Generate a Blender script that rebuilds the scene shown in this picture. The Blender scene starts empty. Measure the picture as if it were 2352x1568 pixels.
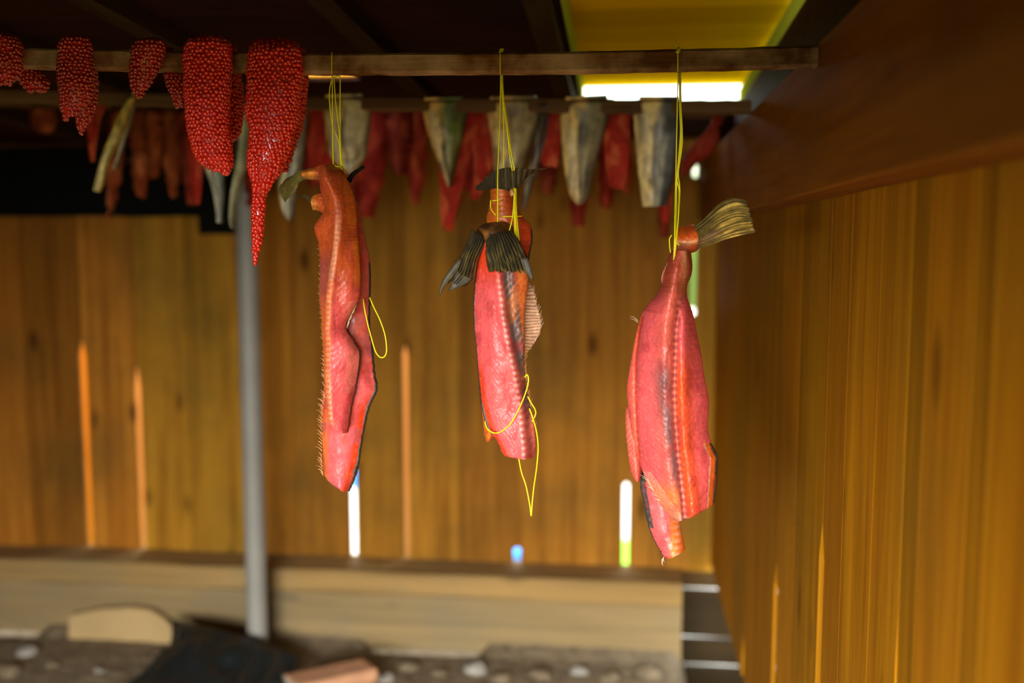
import bpy, bmesh, math, random
import numpy as np
from mathutils import Vector, Matrix, noise
random.seed(7); np.random.seed(7)
SC = bpy.context.scene
COL = SC.collection
W, H = 2352, 1568
FPX = 2287.0                                   # 35 mm lens on a 36 mm sensor
PSI, PIT = math.radians(6.28), math.radians(5.82)
EYE = Vector((0.0, 0.0, 1.63))
Fv = Vector((-math.sin(PSI)*math.cos(PIT), math.cos(PSI)*math.cos(PIT), -math.sin(PIT)))
Rv = Vector((math.cos(PSI), math.sin(PSI), 0))
Uv = Rv.cross(Fv)

# ---------------------------------------------------------------- camera
cam_d = bpy.data.cameras.new('camera'); cam = bpy.data.objects.new('camera', cam_d); COL.objects.link(cam)
cam.matrix_world = Matrix(((Rv.x, Uv.x, -Fv.x, EYE.x), (Rv.y, Uv.y, -Fv.y, EYE.y), (Rv.z, Uv.z, -Fv.z, EYE.z), (0, 0, 0, 1)))
cam_d.sensor_width = 36.0; cam_d.lens = FPX/W*36.0; cam_d.clip_start = .05; cam_d.clip_end = 200
cam_d.dof.use_dof = True; cam_d.dof.focus_distance = 1.43; cam_d.dof.aperture_fstop = 1.7
SC.camera = cam

# ---------------------------------------------------------------- world, exposure
SC.view_settings.view_transform = 'Standard'; SC.view_settings.look = 'None'
SC.view_settings.exposure = 0.0; SC.view_settings.gamma = 1.0; SC.view_settings.use_curve_mapping = False
SKY = 8.0
def build_world():
    w = bpy.data.worlds.new('overcast_sky'); SC.world = w; w.use_nodes = True
    nt = w.node_tree; nt.nodes.clear()
    out = nt.nodes.new('ShaderNodeOutputWorld'); bg = nt.nodes.new('ShaderNodeBackground')
    tc = nt.nodes.new('ShaderNodeTexCoord'); sx = nt.nodes.new('ShaderNodeSeparateXYZ')
    nt.links.new(tc.outputs['Generated'], sx.inputs[0])
    rp = nt.nodes.new('ShaderNodeValToRGB')
    m = nt.nodes.new('ShaderNodeMath'); m.operation = 'MULTIPLY_ADD'; m.inputs[1].default_value = .5; m.inputs[2].default_value = .5
    nt.links.new(sx.outputs['Z'], m.inputs[0]); nt.links.new(m.outputs[0], rp.inputs[0])
    e = rp.color_ramp.elements
    e[0].position = .49; e[0].color = (.04, .07, .015, 1)          # forest below and at the skyline
    e[1].position = .68; e[1].color = (.96, 1.0, 1.0, 1)
    a = e.new(.515); a.color = (.11, .13, .02, 1)
    a = e.new(.56); a.color = (.50, .56, .46, 1)
    nt.links.new(rp.outputs[0], bg.inputs[0]); bg.inputs[1].default_value = SKY
    nt.links.new(bg.outputs[0], out.inputs[0])
build_world()
# daylight falling in through the open doorway behind the photographer
ld = bpy.data.lights.new('doorway_daylight', 'AREA'); lo = bpy.data.objects.new('doorway_daylight', ld); COL.objects.link(lo)
ld.shape = 'RECTANGLE'; ld.size = 3.2; ld.size_y = 1.2; ld.energy = 930; ld.color = (1.0, .97, .93)
lo.location = (-.9, -3.0, 2.0)
lo.rotation_euler = (Vector((-.4, 2.0, 1.1)) - lo.location).to_track_quat('-Z', 'Y').to_euler()

# ---------------------------------------------------------------- helpers
def ray(px, py):
    return (Fv*FPX + Rv*(px - W/2) + Uv*(H/2 - py)).normalized()
def onY(px, py, Y):
    d = ray(px, py); t = (Y - EYE.y)/d.y; return EYE + d*t
def onX(px, py, X):
    d = ray(px, py); t = (X - EYE.x)/d.x; return EYE + d*t
def onZ(px, py, Z):
    d = ray(px, py); t = (Z - EYE.z)/d.z; return EYE + d*t
def lin(r, g, b):
    f = lambda c: (c/255/12.92) if c <= 10 else ((c/255+.055)/1.055)**2.4
    return (f(r), f(g), f(b))
def tag(o, label=None, cat=None, group=None, kind=None):
    if label: o['label'] = label
    if cat: o['category'] = cat
    if group: o['group'] = group
    if kind: o['kind'] = kind
    return o
def empty(name, loc):
    o = bpy.data.objects.new(name, None); COL.objects.link(o); o.location = loc; o.empty_display_size = .02
    return o
def mesh_obj(name, V, F, mats, parent=None, cols=None, midx=None, smooth=True, uv=None):
    V = np.asarray(V, dtype=np.float64)
    if parent is not None:
        root = parent; loc = Vector((0, 0, 0))
        while root is not None: loc += root.location; root = root.parent
        V = V - np.array(loc)
    me = bpy.data.meshes.new(name)
    me.from_pydata(V.tolist(), [], F)
    for m in (mats if isinstance(mats, (list, tuple)) else [mats]): me.materials.append(m)
    if midx is not None: me.polygons.foreach_set('material_index', np.asarray(midx, dtype=np.int32))
    me.polygons.foreach_set('use_smooth', np.full(len(me.polygons), smooth))
    if cols is not None:
        a = me.color_attributes.new('Col', 'FLOAT_COLOR', 'POINT')
        c = np.ones((len(V), 4)); c[:, :3] = np.asarray(cols); a.data.foreach_set('color', c.astype(np.float32).ravel())
    me.update()
    o = bpy.data.objects.new(name, me); COL.objects.link(o)
    if parent is not None: o.parent = parent
    return o
def crm(P, t):
    """catmull-rom through P (n,k) at parameters t in 0..n-1"""
    P = np.asarray(P, dtype=np.float64); n = len(P); t = np.clip(np.asarray(t, dtype=np.float64), 0, n-1-1e-9)
    i = np.floor(t).astype(int); f = (t - i)[:, None]
    p0 = P[np.maximum(i-1, 0)]; p1 = P[i]; p2 = P[np.minimum(i+1, n-1)]; p3 = P[np.minimum(i+2, n-1)]
    return .5*((2*p1) + (-p0+p2)*f + (2*p0-5*p1+4*p2-p3)*f**2 + (-p0+3*p1-3*p2+p3)*f**3)
def vn(x, y, z=0.0):
    return noise.noise(Vector((x, y, z)))
def sm(a, b, x):
    t = np.clip((x-a)/(b-a), 0, 1); return t*t*(3-2*t)
def mixc(a, b, t):
    t = np.asarray(t)[..., None]; return np.asarray(a)*(1-t) + np.asarray(b)*t

# ---------------------------------------------------------------- materials
def base_mat(name, rough=.6, spec=.5, coat=0.0):
    m = bpy.data.materials.new(name); m.use_nodes = True; nt = m.node_tree
    b = nt.nodes['Principled BSDF']; b.inputs['Roughness'].default_value = rough
    b.inputs['Specular IOR Level'].default_value = spec; b.inputs['Coat Weight'].default_value = coat; b.inputs['Coat Roughness'].default_value = .15
    return m, nt, b
def N(nt, t, **k):
    n = nt.nodes.new(t)
    for a, v in k.items():
        if a in n.inputs: n.inputs[a].default_value = v
        else: setattr(n, a, v)
    return n
def wood(name, light, dark, axis='Z', scale=1.0, rough=.7, knots=.5, stain=None, stain_amt=0.0, vcol=True, bump=.25, sscale=2.2, spec=.06):
    m, nt, b = base_mat(name, rough, spec); L = nt.links
    g = N(nt, 'ShaderNodeNewGeometry'); mp = N(nt, 'ShaderNodeMapping')
    s = {'X': (1.2, 26, 26), 'Y': (26, 1.2, 26), 'Z': (26, 26, 1.2)}[axis]
    mp.inputs['Scale'].default_value = [q*scale for q in s]
    L.new(g.outputs['Position'], mp.inputs[0])
    off = N(nt, 'ShaderNodeVertexColor', layer_name='Col')
    add = N(nt, 'ShaderNodeVectorMath', operation='MULTIPLY_ADD'); add.inputs[1].default_value = (37, 37, 37)
    L.new(off.outputs[0], add.inputs[0]); L.new(mp.outputs[0], add.inputs[2])
    vsrc = add.outputs[0] if vcol else mp.outputs[0]
    n1 = N(nt, 'ShaderNodeTexNoise', Scale=1.0, Detail=5.0, Roughness=.6, Distortion=.6); L.new(vsrc, n1.inputs['Vector'])
    n2 = N(nt, 'ShaderNodeTexNoise', Scale=4.5, Detail=4.0, Roughness=.7); L.new(vsrc, n2.inputs['Vector'])
    mx = N(nt, 'ShaderNodeMath', operation='MULTIPLY_ADD'); L.new(n2.outputs[0], mx.inputs[0]); mx.inputs[1].default_value = .45
    L.new(n1.outputs[0], mx.inputs[2])
    rp = N(nt, 'ShaderNodeValToRGB'); e = rp.color_ramp.elements
    e[0].position = .5; e[0].color = (*dark, 1); e[1].position = .95; e[1].color = (*light, 1)
    L.new(mx.outputs[0], rp.inputs[0])
    # knots: stretched cells, only some of them
    mk = N(nt, 'ShaderNodeMapping'); ks = {'X': (3.2, 8, 8), 'Y': (8, 3.2, 8), 'Z': (8, 8, 3.2)}[axis]; mk.inputs['Scale'].default_value = ks
    L.new(g.outputs['Position'], mk.inputs[0])
    vo = N(nt, 'ShaderNodeTexVoronoi', Scale=1.0); L.new(mk.outputs[0], vo.inputs['Vector'])
    kr = N(nt, 'ShaderNodeMapRange'); kr.inputs['From Min'].default_value = .07; kr.inputs['From Max'].default_value = .19
    kr.inputs['To Min'].default_value = knots; kr.inputs['To Max'].default_value = 0
    L.new(vo.outputs['Distance'], kr.inputs['Value'])
    mk2 = N(nt, 'ShaderNodeMix', data_type='RGBA'); L.new(kr.outputs[0], mk2.inputs['Factor']); L.new(rp.outputs[0], mk2.inputs['A'])
    mk2.inputs['B'].default_value = (dark[0]*.28, dark[1]*.25, dark[2]*.3, 1)
    src = mk2.outputs['Result']
    # large blotches (smoke and damp stains)
    if stain_amt > 0:
        ns = N(nt, 'ShaderNodeTexNoise', Scale=sscale, Detail=5.0, Roughness=.55); L.new(g.outputs['Position'], ns.inputs['Vector'])
        sr = N(nt, 'ShaderNodeMapRange'); sr.inputs['From Min'].default_value = .45; sr.inputs['From Max'].default_value = .72; sr.inputs['To Max'].default_value = stain_amt
        L.new(ns.outputs[0], sr.inputs['Value'])
        ms = N(nt, 'ShaderNodeMix', data_type='RGBA'); L.new(sr.outputs[0], ms.inputs['Factor']); L.new(src, ms.inputs['A']); ms.inputs['B'].default_value = (*stain, 1)
        src = ms.outputs['Result']
    if vcol:
        mm = N(nt, 'ShaderNodeMix', data_type='RGBA', blend_type='MULTIPLY'); mm.inputs['Factor'].default_value = 1
        L.new(src, mm.inputs['A']); L.new(off.outputs[0], mm.inputs['B']); src = mm.outputs['Result']
    L.new(src, b.inputs['Base Color'])
    bp = N(nt, 'ShaderNodeBump', Strength=bump, Distance=.004); L.new(mx.outputs[0], bp.inputs['Height']); L.new(bp.outputs[0], b.inputs['Normal'])
    return m
def plain(name, col, rough=.6, spec=.5, var=.25, scale=30., bump=.2, bdist=.002, coat=0., metal=0.):
    m, nt, b = base_mat(name, rough, spec, coat); L = nt.links; b.inputs['Metallic'].default_value = metal
    tc = N(nt, 'ShaderNodeTexCoord'); n = N(nt, 'ShaderNodeTexNoise', Scale=scale, Detail=4.0, Roughness=.6); L.new(tc.outputs['Object'], n.inputs['Vector'])
    mx = N(nt, 'ShaderNodeMix', data_type='RGBA'); L.new(n.outputs[0], mx.inputs['Factor'])
    mx.inputs['A'].default_value = (*[c*(1-var) for c in col], 1); mx.inputs['B'].default_value = (*[min(1, c*(1+var)) for c in col], 1)
    L.new(mx.outputs['Result'], b.inputs['Base Color'])
    bp = N(nt, 'ShaderNodeBump', Strength=bump, Distance=bdist); L.new(n.outputs[0], bp.inputs['Height']); L.new(bp.outputs[0], b.inputs['Normal'])
    return m
def vcol_mat(name, rough=.4, spec=.5, coat=0., nscale=60., nvar=.25, bump=.3, bdist=.002, sss=0., stretch=(1, 1, 1), metal=0., sheen=0.):
    """base colour from the mesh's own colour attribute, broken up by fine noise"""
    m, nt, b = base_mat(name, rough, spec, coat); L = nt.links; b.inputs['Metallic'].default_value = metal
    tc = N(nt, 'ShaderNodeTexCoord'); mp = N(nt, 'ShaderNodeMapping'); mp.inputs['Scale'].default_value = stretch
    L.new(tc.outputs['Object'], mp.inputs[0])
    n = N(nt, 'ShaderNodeTexNoise', Scale=nscale, Detail=5.0, Roughness=.65); L.new(mp.outputs[0], n.inputs['Vector'])
    v = N(nt, 'ShaderNodeVertexColor', layer_name='Col')
    mr = N(nt, 'ShaderNodeMapRange'); mr.inputs['From Min'].default_value = .3; mr.inputs['From Max'].default_value = .7
    mr.inputs['To Min'].default_value = 1-nvar; mr.inputs['To Max'].default_value = 1+nvar; L.new(n.outputs[0], mr.inputs['Value'])
    vm = N(nt, 'ShaderNodeVectorMath', operation='SCALE'); L.new(v.outputs[0], vm.inputs[0]); L.new(mr.outputs[0], vm.inputs['Scale'])
    L.new(vm.outputs[0], b.inputs['Base Color'])
    if sss: b.inputs['Subsurface Weight'].default_value = sss; b.inputs['Subsurface Radius'].default_value = (1, .25, .15); b.inputs['Subsurface Scale'].default_value = .006
    bp = N(nt, 'ShaderNodeBump', Strength=bump, Distance=bdist); L.new(n.outputs[0], bp.inputs['Height']); L.new(bp.outputs[0], b.inputs['Normal'])
    return m

M_BACK = wood('amber_back_boards', (.50, .225, .024), (.25, .092, .008), 'Z', knots=.85, stain=(.11, .075, .015), stain_amt=.65, sscale=2.6)
M_RIGHT = wood('amber_side_boards', (.46, .19, .004), (.24, .085, .002), 'Z', knots=.6, stain=(.17, .10, .010), stain_amt=.45)
M_SILL = wood('weathered_timber', (.38, .245, .10), (.22, .15, .07), 'X', .6, knots=.4, stain=(.18, .17, .12), stain_amt=.55)
M_BEAM = wood('smoked_beam_wood', (.30, .105, .006), (.17, .05, .004), 'Y', knots=.5, stain=(.11, .045, .008), stain_amt=.5)
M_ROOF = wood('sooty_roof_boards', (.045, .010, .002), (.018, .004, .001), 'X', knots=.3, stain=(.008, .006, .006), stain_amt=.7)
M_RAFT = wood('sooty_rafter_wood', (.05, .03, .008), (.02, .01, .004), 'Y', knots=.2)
M_STICK = wood('smoked_stick_wood', (.20, .075, .016), (.06, .02, .006), 'X', 1.2, knots=.6, stain=(.55, .36, .20), stain_amt=.9, vcol=False, bump=.6, sscale=11)
M_STICK2 = wood('dark_stick_wood', (.20, .11, .05), (.09, .045, .02), 'X', 1.8, knots=.3, vcol=False, bump=.5)
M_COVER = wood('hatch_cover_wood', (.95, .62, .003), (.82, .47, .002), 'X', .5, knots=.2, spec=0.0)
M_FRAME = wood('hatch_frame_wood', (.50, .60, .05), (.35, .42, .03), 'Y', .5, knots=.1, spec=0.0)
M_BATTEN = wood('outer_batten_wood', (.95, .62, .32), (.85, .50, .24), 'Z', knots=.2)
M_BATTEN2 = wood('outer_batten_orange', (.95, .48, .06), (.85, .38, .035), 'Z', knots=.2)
M_SHADE_SOOT = plain('shade_soot_board', (.004, .0045, .003), .9, .1, .5, 9, .3)
M_POST = plain('galvanised_pipe', (.27, .265, .235), .6, .4, .2, 7, .15, coat=0., metal=.15)
M_DIRT = plain('damp_earth_and_gravel', (.19, .145, .09), .95, .2, .7, 24, 1.0, .02)
M_GRAVEL = plain('pale_gravel', (.55, .53, .48), .95, .2, .35, 3, .5, .01)
M_GRASS = plain('bright_grass', (.18, .50, .03), .9, .2, .4, 20, .8, .01)
M_BLUE = plain('blue_tarpaulin', (.02, .30, .95), .5, .5, .2, 4, .3)
M_TARP = plain('black_plastic_sheet', (.006, .009, .009), .5, .4, .5, 8, .5, .006)
M_TAN = plain('weathered_tan_board', (.42, .29, .13), .8, .3, .2, 6, .3)
M_BOUNCE = plain('pale_bounce_sheet', (.86, .83, .74), .5, .5, .1, 5, .1)
M_STRING = plain('yellow_twine', (.95, .78, .004), .5, .4, .25, 400, .3, .0005)
M_LOG = plain('split_wood', (.50, .26, .14), .8, .3, .3, 14, .6, .006)
M_BARK = plain('log_bark', (.16, .07, .04), .9, .2, .5, 30, 1.0, .01)
M_ASH = plain('grey_log_end', (.30, .28, .24), .9, .2, .6, 26, .8, .008)

# ---------------------------------------------------------------- solid builders
def add_prism(V, F, C, pts, o, ax, ay, an, th, shade, bev=.002, gap=.0004):
    """extrude 2-D outline pts (in axes ax, ay from o) by th along an; front edge chamfered"""
    n = len(pts); b0 = len(V)
    c = np.mean(np.array(pts), axis=0)
    for k, (d, inset) in enumerate(((0, gap+.0005), (.0006, gap), (.007, gap), (.007, 0), (th, 0))):
        for p in pts:
            q = (p[0] + (inset if p[0] < c[0] else -inset), p[1])
            v = o + ax*q[0] + ay*q[1] + an*d; V.append(tuple(v)); C.append(shade)
    F.append([b0+i for i in range(n)][::-1])
    for k in range(4):
        for i in range(n):
            j = (i+1) % n; F.append([b0+k*n+i, b0+k*n+j, b0+(k+1)*n+j, b0+(k+1)*n+i])
    F.append([b0+4*n+i for i in range(n)])
def fix(o):
    bm = bmesh.new(); bm.from_mesh(o.data); bmesh.ops.recalc_face_normals(bm, faces=bm.faces); bm.to_mesh(o.data); bm.free(); return o
def box(V, F, C, x0, x1, y0, y1, z0, z1, shade=(1, 1, 1), seg=1, rag=0.0, bev=.003, rnd=random):
    """a timber with chamfered long edges, long side cut into seg slices that wander by rag"""
    b0 = len(V)
    L = (x1-x0, y1-y0, z1-z0); a = L.index(max(L))
    lo = [x0, y0, z0]; hi = [x1, y1, z1]; p, q = [k for k in range(3) if k != a]
    for s in range(seg+1):
        t = s/seg; base = [0, 0, 0]; base[a] = lo[a] + L[a]*t
        for (u, v) in ((0, bev), (bev, 0), (1, 0), (2, bev), (2, -bev), (1, 1), (bev, 1), (0, -bev)):
            pass
        pr = [(lo[p]+bev, lo[q]), (hi[p]-bev, lo[q]), (hi[p], lo[q]+bev), (hi[p], hi[q]-bev), (hi[p]-bev, hi[q]), (lo[p]+bev, hi[q]), (lo[p], hi[q]-bev), (lo[p], lo[q]+bev)]
        jp = rnd.uniform(-rag, rag); jq = rnd.uniform(-rag, rag)
        for (u, v) in pr:
            w = list(base); w[p] = u+jp+rnd.uniform(-rag, rag)*.4; w[q] = v+jq+rnd.uniform(-rag, rag)*.4; V.append(tuple(w)); C.append(shade)
    for s in range(seg):
        for i in range(8):
            j = (i+1) % 8; F.append([b0+s*8+i, b0+s*8+j, b0+(s+1)*8+j, b0+(s+1)*8+i])
    F.append([b0+i for i in range(8)][::-1]); F.append([b0+seg*8+i for i in range(8)])
def shade(a=.78, b=1.12, tint=.05):
    s = random.uniform(a, b); return (s, s*random.uniform(1-tint, 1+tint), s)
def structure(name, V, F, C, mat, label=None):
    o = fix(mesh_obj(name, V, F, mat, cols=C, smooth=False)); o['kind'] = 'structure'
    return o

# ================================================================ THE SHED
YB = 3.55                                          # inner face of the back wall boards
XR = .33                                           # inner face of the right wall boards
XL = -2.6
YF = -.75
GZ = .175                                         # level of the earth floor
_q = [onY(p, 1505, 3.38) for p in (118, 835, 1125, 1566)]
SLIT = [p.x for p in _q]
def roofz(y): return 2.02 + (2.78 - y)*.0474
SILL_TOP = onY(1000, 1283, YB).z                   # ledge height
# --- ground
def make_ground():
    nx, ny = 120, 140; V = []; F = []
    for j in range(ny+1):
        for i in range(nx+1):
            x = XL-.4 + (XR+1.2-XL)*i/nx; y = YF-.5 + (YB+.155-YF+.5)*j/ny
            z = .03*vn(x*3, y*3) + .018*vn(x*11, y*11, 3) + .012*vn(x*30, y*30, 5)
            near = sm(3.33, 3.40, y); gap = max(sm(SLIT[0], SLIT[0]-.06, x), sm(SLIT[1], SLIT[1]+.05, x)*sm(SLIT[2], SLIT[2]-.05, x))
            lev = GZ - .0 + near*(.034*(1-gap)-.060*gap)
            lev = lev + (-.12-lev)*sm(SLIT[3]-.02, SLIT[3]+.06, x)*sm(2.7, 3.1, y)
            V.append((x, y, lev + z*(1-.85*sm(2.9, 3.3, y))))
    for j in range(ny):
        for i in range(nx): a = j*(nx+1)+i; F.append([a, a+1, a+nx+2, a+nx+1])
    o = mesh_obj('floor', V, F, M_DIRT); o['kind'] = 'structure'
make_ground()
def make_outside():
    def pl(name, x0, x1, y0, y1, z, mat, nx=14, ny=14, amp=.02):
        V = []; F = []
        for j in range(ny+1):
            for i in range(nx+1):
                x = x0+(x1-x0)*i/nx; y = y0+(y1-y0)*j/ny; V.append((x, y, z+amp*vn(x*2, y*2)))
        for j in range(ny):
            for i in range(nx): a = j*(nx+1)+i; F.append([a, a+1, a+nx+2, a+nx+1])
        o = mesh_obj(name, V, F, mat); return o
    o = pl('floor_outside', -14, 14, YB+.195, 24, -.02, M_GRAVEL); o['kind'] = 'structure'
    o = pl('grass', -.12, .20, YB+.30, 5.35, .0, M_GRASS, amp=.01); tag(o, 'bright green grass seen through the gaps behind the shed', 'grass', kind='stuff')
make_outside()

# --- back wall: vertical boards with gaps. Seams are read on the photo, positions are metres on the wall
def make_back_wall():
    seams_px = [-330, -200, -75, 64, 190, 315, 432, 560, 672, 806, 930, 1055, 1187, 1312, 1441, 1588, 1700, 1790]
    S = [onY(p, 900, YB).x for p in seams_px]
    Zp = lambda px, py: onY(px, py, YB).z
    z0, z1 = SILL_TOP-.012, roofz(YB)+.01
    # gap: seam index -> list of (z_low, z_high, width, taper)
    G = {4: [(z0-.1, Zp(193, 800), .027, .10)], 5: [(z0-.1, Zp(318, 865), .0225, .12)], 10: [(z0-.1, Zp(932, 805), .0205, .05)],
         9: [(z0-.1, Zp(812, 1078), .021, .01)], 14: [(z0-.1, Zp(1445, 1112), .022, .012)],
         15: [(Zp(1590, 722), Zp(1590, 560), .020, .012), (Zp(1593, 404), Zp(1593, 380), .016, .008)],
         12: [(Zp(1184, 1292), Zp(1184, 1260), .026, .006)]}
    V = []; F = []; C = []
    for k in range(len(S)-1):
        xl, xr = S[k]+.00005, S[k+1]-.00005; yoff = random.uniform(-.004, .006)
        pts = [(xl, z0)]
        # right edge upward
        cur = [(xr, z0)]
        for (a, b, w, tp) in G.get(k+1, []):
            h = w/2
            if a <= z0: cur = [(xr-h, z0), (xr-h, b-tp*.3), (xr, b+tp*.5)]
            else: cur += [(xr, a-tp*.5), (xr-h, a), (xr-h, b), (xr, b+tp*.5)]
        cur.append((xr, z1)); pts2 = cur
        left = [(xl, z1)]
        for (a, b, w, tp) in sorted(G.get(k, []), key=lambda q: -q[1]):
            h = w/2
            if a <= z0: left += [(xl, b+tp*.5), (xl+h, b-tp*.3), (xl+h, z0)]
            else: left += [(xl, b+tp*.5), (xl+h, b), (xl+h, a), (xl, a-tp*.5)]
        if left[-1][1] > z0: left.append((xl, z0))
        poly = pts2 + left
        add_prism(V, F, C, poly, Vector((0, YB+yoff, 0)), Vector((1, 0, 0)), Vector((0, 0, 1)), Vector((0, 1, 0)), .022, shade(.60, 1.22, .12), .004, .0035)
    structure('wall_back', V, F, C, M_BACK)
    # battens outside, behind two of the gaps
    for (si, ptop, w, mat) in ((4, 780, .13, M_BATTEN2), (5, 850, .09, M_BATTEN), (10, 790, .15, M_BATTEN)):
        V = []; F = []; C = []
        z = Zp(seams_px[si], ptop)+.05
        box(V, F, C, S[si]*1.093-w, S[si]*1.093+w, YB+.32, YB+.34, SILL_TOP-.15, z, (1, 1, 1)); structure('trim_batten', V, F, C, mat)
    # black boards added at the upper left, shadow and soot put into their colour
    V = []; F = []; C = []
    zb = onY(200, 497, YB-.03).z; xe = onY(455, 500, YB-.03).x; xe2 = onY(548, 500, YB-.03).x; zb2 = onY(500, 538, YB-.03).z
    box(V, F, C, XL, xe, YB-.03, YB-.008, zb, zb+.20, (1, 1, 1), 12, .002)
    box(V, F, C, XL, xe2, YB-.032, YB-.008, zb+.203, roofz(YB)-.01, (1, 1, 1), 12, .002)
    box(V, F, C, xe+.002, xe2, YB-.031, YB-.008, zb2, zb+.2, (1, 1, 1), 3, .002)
    structure('trim_shade_soot', V, F, C, M_SHADE_SOOT)
    # two stacked sill timbers
    YS = YB-.17
    xe = onY(1566, 1420, YS).x; zt = SILL_TOP-.002
    zm = onY(1300, 1385, YS).z; zbot = onY(1000, 1503, YS).z
    V = []; F = []; C = []
    box(V, F, C, XL, xe, YS, YB+.03, zm+.002, zt, (1.05, 1.0, .85), 16, .003, .008); structure('trim_sill_top', V, F, C, M_SILL)
    V = []; F = []; C = []
    box(V, F, C, XL, xe, YS+.004, YS+.036, zbot+.013, zm+.006, (.85, .92, 1.0), 22, .004, .006); structure('trim_sill_bottom', V, F, C, M_SILL)
    # corner foundation planks set back, with gaps of daylight between
    YC = YB+.16
    zs = [onY(1610, 1353, YC).z, onY(1635, 1466, YC).z, onY(1650, 1530, YC).z]
    V = []; F = []; C = []
    x0 = xe-.12; x1 = 1.0
    g = .0058
    box(V, F, C, x0, x1, YC, YC+.03, zs[0]+g, SILL_TOP+.12, (.3, .26, .22), 6, .0015)
    box(V, F, C, x0, x1, YC, YC+.03, zs[1]+g, zs[0]-g, (.14, .13, .12), 6, .002)
    box(V, F, C, x0, x1, YC, YC+.03, zs[2]+g, zs[1]-g, (.14, .13, .12), 6, .002)
    box(V, F, C, x0, x1, YC, YC+.03, -.25, zs[2]-g, (.14, .13, .12), 6, .002)
    structure('trim_corner_planks', V, F, C, M_SILL)
make_back_wall()

# --- right wall
def make_right_wall():
    sp = [(1668, 0), (1690, 0), (1714, .05), (1748, 0), (1787, .065), (1826, 0), (1890, .038), (1935, 0), (2003, 0), (2072, .008), (2110, 0), (2216, 0), (2262, 0), (2420, 0), (2650, 0), (3200, 0), (4600, 0)]
    zt, zb = roofz(1.5)+.03, None
    zb = onX(1675, 1450, XR).z
    Y = [(onX(p, 1200, XR).y, g) for p, g in sp]
    Y = [(YB+.02, 0)] + Y + [(YF, 0)]
    V = []; F = []; C = []
    slit_top = {1787: 1330, 1890: 1240, 2072: 1480, 1714: 1500}
    for k in range(len(Y)-1):
        ya, ga = Y[k]; yb, gb = Y[k+1]             # ya far, yb near
        a = yb+.00005; b = ya-.00005
        def top(kk):
            return onX(sp[kk-1][0], slit_top[sp[kk-1][0]], XR).z if 0 < kk <= len(sp) and sp[kk-1][0] in slit_top else None
        pts = [(a+gb/2 if gb else a, zb)] ; pts = []
        tb = top(k+1); ta = top(k)
        pts += [(a+(gb/2 if tb else 0), zb)]
        pts += [(b-(ga/2 if ta else 0), zb)]
        if ta: pts += [(b-ga/2, ta-.03), (b, ta+.03)]
        pts += [(b, roofz(b)+.0), (a, roofz(a)+.0)]
        if tb: pts += [(a, tb+.03), (a+gb/2, tb-.03)]
        add_prism(V, F, C, pts, Vector((XR, 0, 0)), Vector((0, 1, 0)), Vector((0, 0, 1)), Vector((1, 0, 0)), .009, shade(.78, 1.15, .06), .0025, .0004)
    structure('wall_right', V, F, C, M_RIGHT)
    for p in slit_top:
        y = onX(p, 1200, XR).y; V = []; F = []; C = []
        box(V, F, C, XR+.045, XR+.06, y-.12, y+.24, -.05, onX(p, slit_top[p], XR).z+.08, (1, 1, 1)); structure('trim_batten', V, F, C, M_BATTEN2)
    # foundation of the right wall, set back
    V = []; F = []; C = []
    box(V, F, C, .62, .66, YF, YB+.19, -.1, zb+.02, (.5, .5, .5), 8, .003)
    structure('trim_side_foundation', V, F, C, M_SILL)
    # long plank fixed along the wall, its underside catches the light
    V = []; F = []; C = []
    zb2 = onX(2100, 386, .265).z
    box(V, F, C, .265, XR-.003, YF, YB-.01, zb2, zb2+.205, (1, 1, 1), 10, .0015, .004)
    structure('trim_beam', V, F, C, M_BEAM)
    V = []; F = []; C = []  # dark lining added above the plank, its colour standing in for shade
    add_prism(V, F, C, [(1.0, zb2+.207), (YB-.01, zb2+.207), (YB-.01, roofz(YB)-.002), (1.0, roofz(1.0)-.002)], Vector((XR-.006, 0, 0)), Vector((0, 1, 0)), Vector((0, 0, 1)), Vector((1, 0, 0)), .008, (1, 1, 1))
    structure('trim_dark_lining', V, F, C, M_ROOF)
make_right_wall()

# --- left wall and the wall around the open doorway behind the camera
def make_other_walls():
    V = []; F = []; C = []; y = YF
    while y < YB:
        y2 = min(y+random.uniform(.15, .2), YB)
        add_prism(V, F, C, [(y+.001, -.05), (y2-.001, -.05), (y2-.001, roofz(y2)), (y+.001, roofz(y))], Vector((XL, 0, 0)), Vector((0, 1, 0)), Vector((0, 0, 1)), Vector((-1, 0, 0)), .02, shade(.6, .9)); y = y2
    structure('wall_left', V, F, C, M_BACK)
    V = []; F = []; C = []; x = XL
    while x < XR:
        x2 = min(x+.18, XR+.02); z0 = 1.64 if -1.35 < x < .2 else -.05
        add_prism(V, F, C, [(x+.001, z0), (x2-.001, z0), (x2-.001, roofz(YF)), (x+.001, roofz(YF))], Vector((0, YF, 0)), Vector((1, 0, 0)), Vector((0, 0, 1)), Vector((0, -1, 0)), .02, shade(.6, .9)); x = x2
    structure('wall_front', V, F, C, M_BACK)
make_other_walls()

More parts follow.
